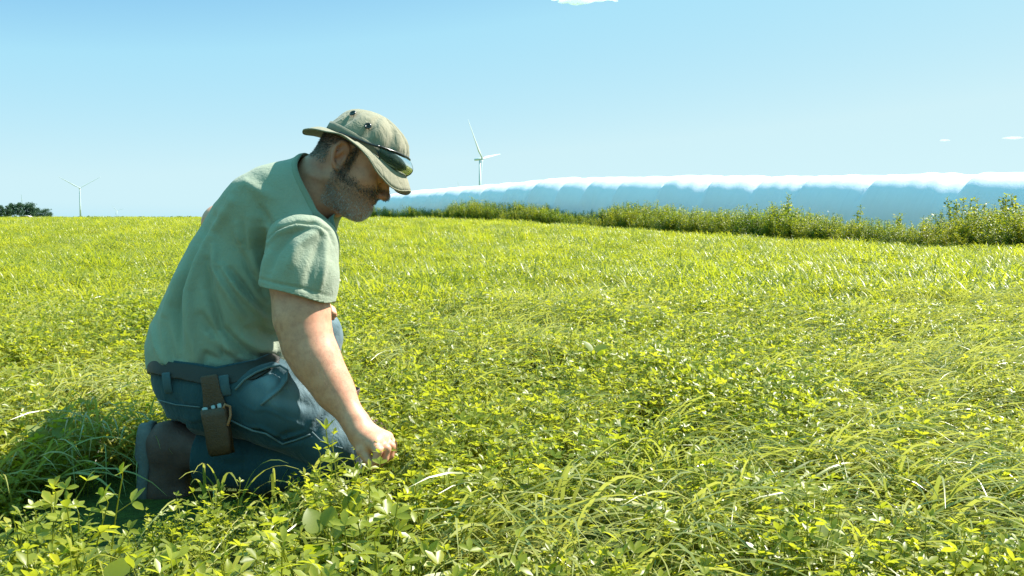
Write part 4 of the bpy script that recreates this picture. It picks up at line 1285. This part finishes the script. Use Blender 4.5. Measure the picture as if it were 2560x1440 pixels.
def eyes():
    m, nt, out = newmat('eye'); principled(nt, out, (.7, .66, .62), .2)
    m2, nt2, out2 = newmat('iris'); principled(nt2, out2, (.05, .06, .07), .1)
    for s in (-1, 1):
        bm = bmesh.new(); bmesh.ops.create_uvsphere(bm, u_segments=20, v_segments=12, radius=.0118); 
        c = H(95.0, 32 * s, -5.5)
        me = bpy.data.meshes.new('eye'); bm.to_mesh(me); bm.free()
        o = link('eye', me, m, person, loc=tuple(c - MB))
        bm = bmesh.new(); bmesh.ops.create_uvsphere(bm, u_segments=16, v_segments=8, radius=.0056)
        me = bpy.data.meshes.new('iris'); bm.to_mesh(me); bm.free()
        d = HF * .8 - HU * .5; d /= np.linalg.norm(d)
        link('iris', me, m2, o, loc=tuple(d * .0074))
eyes()

# ---- shirt
SV, ST = shirt_mesh()
shirt = solidify(part('shirt', SV, ST, M_SHIRT), .0035)
EV, ET = sleeve_mesh()
solidify(part('sleeve', EV, ET, M_SHIRT, shirt), .0035)
def rim_loops(V, T):
    E = edges_of(T); key = np.sort(E, 1); u, inv, c = np.unique(key, axis=0, return_inverse=True, return_counts=True)
    b = u[c == 1]; adj = {}
    for a, d in b: adj.setdefault(int(a), []).append(int(d)); adj.setdefault(int(d), []).append(int(a))
    loops = []; seen = set()
    for st in adj:
        if st in seen: continue
        lp = [st]; seen.add(st); cur = st
        while True:
            nx_ = [q for q in adj[cur] if q not in seen]
            if not nx_: break
            cur = nx_[0]; seen.add(cur); lp.append(cur)
        if len(lp) > 20: loops.append(np.array(lp))
    return loops
def smooth_loop(P, n, it=6):
    P = np.asarray(P); d = np.linalg.norm(np.roll(P, -1, 0) - P, axis=1); s = np.concatenate([[0], np.cumsum(d)]); Q_ = np.vstack([P, P[:1]])
    t = np.linspace(0, s[-1], n, endpoint=False); R2 = np.stack([np.interp(t, s, Q_[:, k]) for k in range(3)], 1)
    for _ in range(it): R2 = .5 * R2 + .25 * (np.roll(R2, 1, 0) + np.roll(R2, -1, 0))
    return R2
def band(name, loop, prof, axis, mat, parent):
    """closed strip swept along a loop; prof = list of (outward, along axis)"""
    c = loop.mean(0); n = len(loop); m = len(prof); VV = []
    for p in loop:
        o = p - c; o = o - axis * (o @ axis); o /= np.linalg.norm(o)
        for a, b in prof: VV.append(p + o * a + axis * b)
    Fq = []
    for i in range(n):
        i2 = (i + 1) % n
        for j in range(m):
            j2 = (j + 1) % m; Fq.append((i * m + j, i2 * m + j, i2 * m + j2, i * m + j2))
    return part(name, VV, Fq, mat, parent)
loops = rim_loops(SV, ST)
nk = min(loops, key=lambda l: np.linalg.norm(SV[l].mean(0) - W(802, 468, 2.525)))
nlp = smooth_loop(SV[nk], 96)
nax = np.linalg.svd(nlp - nlp.mean(0))[2][2]; nax = nax if nax @ (HO - nlp.mean(0)) > 0 else -nax
band('collar', nlp, [(.0015, -.012), (.0035, -.006), (.003, .001), (-.002, .011), (-.0045, .010), (-.003, -.012)], nax, M_COLLAR, shirt)

# ---- trousers, belt
JV, JT = jeans_mesh()
jeans = solidify(part('trousers', JV, JT, M_JEANS), .003)
JV2 = JV; JV = np.array([v.co for v in jeans.data.vertices]) + MB
jpx = px_of(JV); jpy = 720 - (JV - C0) @ CU / ((JV - C0) @ CF) * F_PX
worn = .75 * np.exp(-((jpx - 745) / 90) ** 2 - ((jpy - 985) / 55) ** 2) + .9 * np.exp(-((jpx - 850) / 55) ** 2 - ((jpy - 1085) / 45) ** 2) + .6 * np.exp(-((jpx - 660) / 40) ** 2 - ((jpy - 960) / 35) ** 2)
worn += .55 * (JV[:, 1] > 2.74)
worn = np.clip(worn * (.75 + .35 * wobble(JV, 60)), 0, .85)
setattr_f(jeans, 'worn', worn)
BV, BT = belt_mesh()
solidify(part('belt', BV, BT, M_BELT), .004, 1)

# ---- rounded box along a path
def slab(name, ctr, ax_len, ax_w, ax_n, secs, mat, parent=None, n=20, pw=4.0, top=False):
    """secs: (along, half width, half thickness, shift along width, shift outwards)"""
    VV = []
    for a, hw_, ht, sw, sn in secs:
        for j in range(n):
            q = 2 * math.pi * j / n; cx = math.copysign(abs(math.cos(q)) ** (2 / pw), math.cos(q)); sx = math.copysign(abs(math.sin(q)) ** (2 / pw), math.sin(q))
            VV.append(ctr + ax_len * a + ax_w * (sw + hw_ * cx) + ax_n * (sn + ht * sx))
    Fq = []
    for i in range(len(secs) - 1):
        for j in range(n):
            j2 = (j + 1) % n; Fq.append((i * n + j, i * n + j2, (i + 1) * n + j2, (i + 1) * n + j))
    Fq.append(tuple(range(n - 1, -1, -1)))
    Fq.append(tuple((len(secs) - 1) * n + j for j in range(n)))
    return VV, Fq
def ray_surface(px, py, Vs, d0=2.5, off=0.0):
    """distance of the nearest cloth point seen near this pixel"""
    q = (Vs - C0); d = q @ CF; x = 1280 + (q @ CR) / d * F_PX; y = 720 - (q @ CU) / d * F_PX
    m = np.hypot(x - px, y - py) < 9
    return (d[m].min() if m.any() else d0) - off
def surf_strip(name, pts, rad, Vs, mat, parent, step=6, lift=.001):
    P = []
    for a, b in zip(pts[:-1], pts[1:]):
        n_ = max(2, int(math.dist(a, b) / step)); P += [(a[0] + (b[0] - a[0]) * k / n_, a[1] + (b[1] - a[1]) * k / n_) for k in range(n_)]
    P.append(pts[-1]); d = np.array([ray_surface(x, y, Vs, 2.42) for x, y in P])
    for _ in range(3): d[1:-1] = .5 * d[1:-1] + .25 * (d[2:] + d[:-2])
    Q3 = [W(x, y, dd - lift) for (x, y), dd in zip(P, d)]
    V2, F2 = tube_mesh(Q3, rad, 6); o = part(name, V2, F2, mat, parent); return o
M_SEAM = cloth_mat('denim_seam', (.10, .14, .15), .3, .9, 500)
M_SSEAM = cloth_mat('shirt_seam', (.10, .12, .08), .2, .9, 500)
surf_strip('pocket_hem', [(588, 974), (610, 950), (640, 931), (672, 918), (700, 914), (719, 926), (718, 950), (700, 974), (676, 994), (652, 1012)], .0028, JV, M_SEAM, jeans)
surf_strip('outer_seam', [(578, 1052), (603, 1064), (632, 1077), (664, 1084), (690, 1100), (706, 1110), (740, 1100), (776, 1086)], .0022, JV, M_SEAM, jeans)
surf_strip('yoke_seam', [(395, 1000), (440, 1012), (500, 1018)], .0016, JV, M_SEAM, jeans)
surf_strip('knee_seam', [(780, 1080), (800, 1100), (826, 1113), (856, 1121)], .0020, JV, M_SEAM, jeans)
surf_strip('shoulder_seam', [(786, 462), (793, 497), (797, 552)], .0016, SV, M_SSEAM, shirt)
surf_strip('hem_stitch', [(400, 908), (430, 917), (480, 922), (540, 924), (600, 922), (640, 918)], .0010, SV, M_SSEAM, shirt)
for bpx, bpy_, bw_ in ((416, 958, 10), (560, 964, 12)):
    d = ray_surface(bpx, bpy_ + 10, JV, 2.42); dt = ray_surface(bpx, bpy_ - 14, np.vstack([JV, BV]), d) 
    a = W(bpx - 2, bpy_ - 26, dt - .009); b = W(bpx + 6, bpy_ + 26, d - .006)
    ln = np.linalg.norm(b - a); al = (b - a) / ln; nr = -CF - al * (-CF @ al); nr /= np.linalg.norm(nr); ww = np.cross(al, nr)
    VV, Fq = slab('belt_loop', a, al, ww, nr, [(0, bw_ * .8 * MM, .001, 0, -.003), (.003, bw_ * MM, .0018, 0, 0), (ln * .5, bw_ * MM, .0018, 0, .003), (ln - .003, bw_ * MM, .0018, 0, 0), (ln, bw_ * .8 * MM, .001, 0, -.003)], M_JEANS, n=12)
    o = part('belt_loop', VV, Fq, M_JEANS, jeans); setattr_f(o, 'worn', np.full(len(VV), .2))

# ---- leather pouch with a hand tool
def pouch():
    d0 = min(ray_surface(525, 975, JV, 2.42), ray_surface(535, 1010, JV, 2.42)); d1 = min(ray_surface(550, 1090, JV, 2.42), ray_surface(560, 1120, JV, 2.42), d0 + .01)
    a = W(521, 938, d0 - .012); b = W(553, 1136, d1 - .016)
    ln = np.linalg.norm(b - a); al = (b - a) / ln; nr = -CF - al * (-CF @ al); nr /= np.linalg.norm(nr); ww = np.cross(nr, al); ww = ww if ww @ CR > 0 else -ww
    root = empty('tool_pouch', tuple(a)); tag(root, 'worn brown leather tool pouch hanging from the belt on the right hip', 'tool pouch')
    z = np.zeros(3)
    VV, Fq = slab('x', z, al, ww, nr, [(0, .017, .002, .002, .004), (.003, .020, .003, .002, .004), (.04, .0215, .003, .002, .002), (.085, .029, .003, .004, .0), (.19, .029, .003, .004, 0), (ln - .001, .022, .002, .002, 0)], None, n=24, pw=5)
    link('back_flap', mesh_np('back_flap', VV, Fq), M_POUCH, root)
    VV, Fq = slab('x', z, al, ww, nr, [(.078, .030, .012, .005, .013), (.080, .0310, .0145, .005, .0145), (.095, .0310, .015, .005, .015), (.125, .0295, .0145, .005, .0145), (.165, .0285, .013, .003, .013), (ln - .006, .0265, .011, .002, .011), (ln, .0225, .007, .002, .009)], None, n=28, pw=3.6)
    link('pocket', mesh_np('pocket', VV, Fq), M_POUCH, root)
    pts = [al * .080 + ww * .030 + nr * .026, al * .072 + ww * .034 + nr * .022, al * .079 + ww * .043 + nr * .016, al * .1 + ww * .042 + nr * .018, al * .122 + ww * .034 + nr * .028]
    VV, Fq = tube_mesh(pts, [.003, .0034, .0036, .0036, .003], 8)
    link('strap', mesh_np('strap', VV, Fq), plain('strap_leather', (.26, .12, .055), .5, 50, .4, .4, .002), root)
    tool = empty('pliers', tuple(a + al * .06)); tag(tool, 'steel pliers with the handle ends sticking out of the leather pouch', 'pliers')
    for sw, hh, tp in ((-.016, .0075, .014), (.004, .0055, .012), (.019, .006, .010)):
        VV, Fq = slab('x', z, al, ww, nr, [(tp - .002, hh * .5, .002, sw, .013), (tp, hh, .004, sw, .013), (tp + .01, hh, .005, sw, .013), (.05, hh * .9, .005, sw * .8, .013)], None, n=14, pw=3)
        link('handle', mesh_np('handle', VV, Fq), M_METAL, tool)
pouch()

# ---- boots
def boot(kind):
    if kind == 'R':
        fwd = np.array([-.06, .02, -1.0]); up = np.array([1.0, -.02, 0.0]); c = W(374, 1070, 2.50)
    else:
        fwd = np.array([.50, .85, 0.0]); up = np.array([0, 0, 1.]); c = np.array([-.525, 2.79, .03])
    fwd = fwd / np.linalg.norm(fwd); up = up - fwd * (up @ fwd); up /= np.linalg.norm(up); sd = np.cross(up, fwd)
    B = lambda f, s, u: c + fwd * f + sd * s + up * u
    lo = c - .4; hi = c + .4
    g = Grid(lo, hi, .005)
    g.ell(B(.03, 0, .040), (fwd, sd, up), (.042, .038, .045))
    g.cone(B(.03, 0, .06), B(.06, 0, .185), .044, .058, .03)
    g.cone(B(.05, 0, .05), B(.165, .003, .034), .044, .046, .04)
    if kind == 'R':
        g.cone(B(.150, .003, .034), B(.168, .004, .075), .040, .038, .03)
    else: g.cone(B(.16, .003, .034), B(.225, .004, .024), .044, .034, .04)
    g.cone(B(.03, 0, .10), B(.11, 0, .07), .03, .03, .03)
    V, Q = g.nets(2)
    V = V + vnormals(V, Q) * (wobble(V, 55) * .0022)[:, None]
    V, T = clip(V, tris(Q), .004 - (V - c) @ up * 1.0)
    rel = V - B(0.055, 0, .178); V, T = clip(V, T, np.where(np.linalg.norm(rel, axis=1) < .10, rel @ up, -1))
    V, T = biggest(V, T)
    o = solidify(part('boot', V, T, M_BOOT), .003)
    # sole: outline with a welt, heel block
    L = .225 if kind == 'R' else .262
    out = []
    for q in np.linspace(0, 2 * math.pi, 48, endpoint=False):
        f = .5 - .5 * math.cos(q); w = math.sqrt(max(0, 1 - (2 * f - 1) ** 2)) ** .6 * np.interp(f, [0, .12, .42, .72, .9, 1], [.036, .038, .034, .049, .046, .036]) * math.copysign(1, math.sin(q) + 1e-9)
        out.append((-.012 + f * L, w))
    VV = []; n = len(out)
    for k, (uu, gr) in enumerate(((.014, .95), (.012, 1.04), (-.002, 1.05), (-.006, 1.0), (-.012, .99))):
        for f, w in out: VV.append(B(.1 + (f - .1) * gr, w * gr, uu - (.010 if (k == 4 and f < .075) else 0)))
    Fq = []
    for i in range(4):
        for j in range(n):
            j2 = (j + 1) % n; Fq.append((i * n + j, i * n + j2, (i + 1) * n + j2, (i + 1) * n + j))
    Fq.append(tuple(range(n - 1, -1, -1))); Fq.append(tuple(4 * n + j for j in range(n)))
    part('sole', VV, Fq, M_SOLE, o)
    pts = [B(.062 + .05 * math.sin(t) * .95, .052 * math.cos(t), .135 - .01 * math.sin(t)) for t in np.linspace(0, 2 * math.pi, 25)[:-1]]
boot('R'); boot('L')

# ---- hat (head frame, millimetres)
def hat():
    n = 120
    th = np.linspace(0, 2 * math.pi, n, endpoint=False)     # 0 = front, pi/2 = camera side
    ct, sn_ = np.cos(th), np.sin(th)
    def ringpt(fc, a, b, u, wrk=0): return [H(fc + a * c, -b * s_, u_) for c, s_, u_ in zip(ct, sn_, np.broadcast_to(u, n))]
    rg = np.random.default_rng(12)
    prof = [(p_[0], p_[1] + 6, p_[2], p_[3]) for p_ in [(40, 17, 103, 84), (48, 17, 103.5, 84), (60, 19, 102.5, 83), (76, 23, 99.5, 80), (92, 23, 94, 75), (104, 22, 87, 69), (113, 20.5, 77.5, 61), (121, 18.5, 64, 50), (127, 18, 49, 38), (132.5, 18, 33, 25), (136.5, 19, 16, 12)]]
    VV = []
    base_u = lambda u0: u0 + 3 * np.cos(2 * th)
    pk = [(rg.integers(5, 26), rg.uniform(0, 6.28), rg.uniform(.2, 1)) for _ in range(9)]
    for i, (u, fc, a, b) in enumerate(prof):
        amt = np.interp(u, [40, 52, 75, 100, 137], [.5, 1.6, 3.2, 2.4, .5]) * (0.45 + .75 * (ct > -.2))
        w = sum(am * np.sin(k * th + p + u * .03 * (k % 3 - 1)) for k, p, am in pk) / 2.2 * amt
        dent = -5 * np.exp(-((th - 2.3) / .35) ** 2) * np.exp(-((u - 100) / 25) ** 2)
        VV += [H(fc + (a + w_ + d_) * c, -(b + w_ + d_) * s_, u_) for c, s_, w_, d_, u_ in zip(ct, sn_, w, dent, np.full(n, float(u)) + 1.2 * w)]
    apex = len(VV); VV.append(H(25, 0, 138))
    Fq = []
    for i in range(len(prof) - 1):
        for j in range(n):
            j2 = (j + 1) % n; Fq.append((i * n + j, i * n + j2, (i + 1) * n + j2, (i + 1) * n + j))
    for j in range(n): Fq.append(((len(prof) - 1) * n + j, (len(prof) - 1) * n + (j + 1) % n, apex))
    crown = part('hat', VV, Fq, M_HAT); solidify(crown, .002)
    # brim: edge height follows the curl seen in the photo
    a_e = np.interp(np.abs(np.where(th > math.pi, 2 * math.pi - th, th)), np.radians([0, 25, 50, 75, 100, 125, 150, 180]), [160, 152, 140, 128, 124, 132, 143, 146])
    tt = np.abs(np.where(th > math.pi, 2 * math.pi - th, th))
    ue = np.interp(tt, np.radians([0, 18, 35, 52, 68, 85, 105, 130, 155, 180]), [12, 0, -6, 4, 26, 41, 41, 29, 12, 3])
    for _ in range(3): ue = .5 * ue + .25 * (np.roll(ue, 1) + np.roll(ue, -1)); a_e = .5 * a_e + .25 * (np.roll(a_e, 1) + np.roll(a_e, -1))
    ue = ue + 1.4 * np.sin(th * 7 + 1) + .8 * np.sin(th * 11)
    VV = []
    rows = 9
    for i in range(rows):
        v = i / (rows - 1)
        for j in range(n):
            a0, b0 = 103.5, 84.5
            fx0, ly0 = 23 + a0 * ct[j], -b0 * sn_[j]
            fx1, ly1 = 17 + a_e[j] * ct[j], -(a_e[j] - 8) * sn_[j]
            u0 = 42.0; v2 = v ** 1.0
            bul = 5 * math.sin(v * math.pi) * (1 if ct[j] > 0 else .5)
            st = .35 * math.sin(v * 40)
            VV.append(H(fx0 + (fx1 - fx0) * v, ly0 + (ly1 - ly0) * v, u0 + (ue[j] - u0) * (v2 * .6 + .4 * v * v) + bul + st))
    Fq = []
    for i in range(rows - 1):
        for j in range(n):
            j2 = (j + 1) % n; Fq.append((i * n + j2, i * n + j, (i + 1) * n + j, (i + 1) * n + j2))
    br = part('brim', VV, Fq, M_HAT, crown); solidify(br, .0022, 0)
    # rolled edge
    lp = np.array(VV[(rows - 1) * n:])
    V2, F2 = tube_mesh(list(np.vstack([lp, lp[:1]])), .0019, 8, False); part('brim_edge', V2, F2, M_HAT, br)
    # band
    VV = []
    for u, gr in ((43, 1.5), (44, 3.5), (62, 3.4), (63.5, 1.0)):
        for j in range(n): VV.append(H(23.5 + (103.5 + gr) * ct[j], -(84 + gr) * sn_[j], u + 3.0 * ct[j] * 0))
    Fq = []
    for i in range(3):
        for j in range(n):
            j2 = (j + 1) % n; Fq.append((i * n + j, i * n + j2, (i + 1) * n + j2, (i + 1) * n + j))
    part('hat_band', VV, Fq, M_BAND, crown)
    # vent eyelets: two on each side
    for s in (-1, 1):
        for f, u in ((-34, 104), (18, 94)):
            b = np.interp(u, [p[0] for p in prof], [p[3] for p in prof]); a = np.interp(u, [p[0] for p in prof], [p[2] for p in prof]); fc = np.interp(u, [p[0] for p in prof], [p[1] for p in prof])
            l = b * math.sqrt(max(0, 1 - ((f - fc) / a) ** 2))
            nr = np.array([(f - fc) / a ** 2, l / b ** 2, .006]); nr /= np.linalg.norm(nr)
            nw = HF * nr[0] + HL * (s * nr[1]) + HU * nr[2]; t1 = np.cross(nw, HF); t1 /= np.linalg.norm(t1); t2 = np.cross(nw, t1)
            c = H(f, s * (l + 1.0), u) + nw * .0015; V2 = []
            for rr, hh in ((.0086, 0), (.0080, .0022), (.0050, .0024), (.0040, -.001)):
                for q in np.linspace(0, 2 * math.pi, 20, endpoint=False): V2.append(c + (t1 * math.cos(q) + t2 * math.sin(q)) * rr + nw * hh)
            F2 = [(i * 20 + j, i * 20 + (j + 1) % 20, i * 20 + 20 + (j + 1) % 20, i * 20 + 20 + j) for i in range(3) for j in range(20)]; F2.append(tuple(60 + j for j in range(20)))
            part('eyelet', V2, F2, M_BLACK, crown)
hat()

# ---- wraparound sunglasses pushed up on the hat
def glasses():
    o0 = H(110, 0, 45)
    root = empty('sunglasses', tuple(o0)); tag(root, 'dark wraparound sunglasses pushed up on the front of the hat brim', 'sunglasses')
    m, nt, out = newmat('dark_lens'); 
    p = principled(nt, out, (.10, .16, .13), .06, None, .7); p.inputs['Transmission Weight'].default_value = .75; p.inputs['IOR'].default_value = 1.25
    def gp(t, u, grow=0):      # t: angle from the front, positive = camera side
        bul = 22 * math.sin(math.pi * min(1, max(0, (80 - u) / 62)) ** .8) * max(0, math.cos(t)) ** .6
        return H(24 + (107 + grow) * math.cos(t) + bul, -(90 + grow + .25 * bul) * math.sin(t), u)
    top = lambda t: np.interp(abs(t), [0, .3, .8, 1.2, 1.5, 1.9, 2.3], [78, 78, 73, 65, 57, 50, 46])
    bot = lambda t: np.interp(abs(t), [0, .12, .35, .7, 1.0, 1.3], [44, 34, 27, 24, 32, 58])
    for s in (-1, 1):
        VV = []; ts = np.linspace(.06, 1.22, 26); rows = 7
        for gr in (0, -1.8):
            for i in range(rows):
                for t in ts:
                    v = i / (rows - 1); VV.append(gp(s * t, bot(t) + (top(t) - bot(t)) * v, gr + 3 * math.sin(v * math.pi)) - o0)
        nt_ = len(ts); Fq = []; off = rows * nt_
        for i in range(rows - 1):
            for j in range(nt_ - 1):
                a = i * nt_ + j; q = (a, a + 1, a + nt_ + 1, a + nt_); Fq += [q, tuple(x + off for x in q[::-1])]
        rim = [j for j in range(nt_)] + [i * nt_ + nt_ - 1 for i in range(1, rows)] + [(rows - 1) * nt_ + j for j in range(nt_ - 2, -1, -1)] + [i * nt_ for i in range(rows - 2, 0, -1)]
        for k in range(len(rim)):
            a, b = rim[k], rim[(k + 1) % len(rim)]; Fq.append((b, a, a + off, b + off))
        link('lens', mesh_np('lens', VV, Fq), m, root)
        V2, F2 = tube_mesh([gp(s * t, top(t) + 1, 1) - o0 for t in np.linspace(-.0, 1.3, 24)], .0026, 8); link('frame', mesh_np('frame', V2, F2), M_BLACK, root)
        V2, F2 = tube_mesh([gp(s * t, bot(t) - .5, 1) - o0 for t in np.linspace(.06, 1.25, 24)], .0016, 8); link('lower_rim', mesh_np('lower_rim', V2, F2), M_BLACK, root)
        V2, F2 = tube_mesh([gp(s * t, top(min(t, 2.2)) - (1.3 <= t) * 1, 2 - max(0, t - 1.3) * 2) - o0 for t in np.linspace(1.22, 2.15, 20)], list(np.linspace(.0032, .0022, 20)), 8); link('temple', mesh_np('temple', V2, F2), M_BLACK, root)
glasses()

# ------------------------------------------------------------------ clouds
def cloud(px, py, wpx, hpx, D, label, seed, dens):
    r = random.Random(seed); sc = D / F_PX
    g = Grid((-1.1 * wpx / 2, -wpx * .25, -hpx * 1.3), (1.1 * wpx / 2, wpx * .25, hpx * 1.3), hpx / 7)
    I3 = np.eye(3)
    for k in range(22):
        u = -0.85 + 1.7 * k / 21; rr = hpx * r.uniform(.35, .6) * (1.05 - .75 * u * u)
        g.ell((u * wpx * .5, r.uniform(-1, 1) * wpx * .06, r.uniform(-.45, .45) * hpx * (1 - u * u)), I3, (rr * r.uniform(2, 3), rr * 1.5, rr * .8), hpx * .4)
    V, Q = g.nets(1)
    V, T = biggest(V, tris(Q))
    m, nt, out = newmat('cloud_vapour')
    v = nt.nodes.new('ShaderNodeVolumePrincipled')
    v.inputs['Color'].default_value = (.86, .94, 1, 1); v.inputs['Density'].default_value = dens / (hpx * sc); v.inputs['Anisotropy'].default_value = 0
    nt.links.new(v.outputs[0], out.inputs['Volume'])
    o = link('cloud', mesh_np('cloud', V * sc, T), m, loc=tuple(W(px, py, D)))
    tag(o, label, 'cloud')
cloud(1445, 0, 225, 13, 3000, 'small bright white cloud cut by the top of the picture', 1, 1.6)
cloud(2532, 345, 54, 5, 5000, 'small faint cloud streak at the right picture edge', 2, .4)
cloud(2362, 351, 28, 3.5, 5000, 'tiniest faint cloud wisp left of the streak at the right', 3, .3)
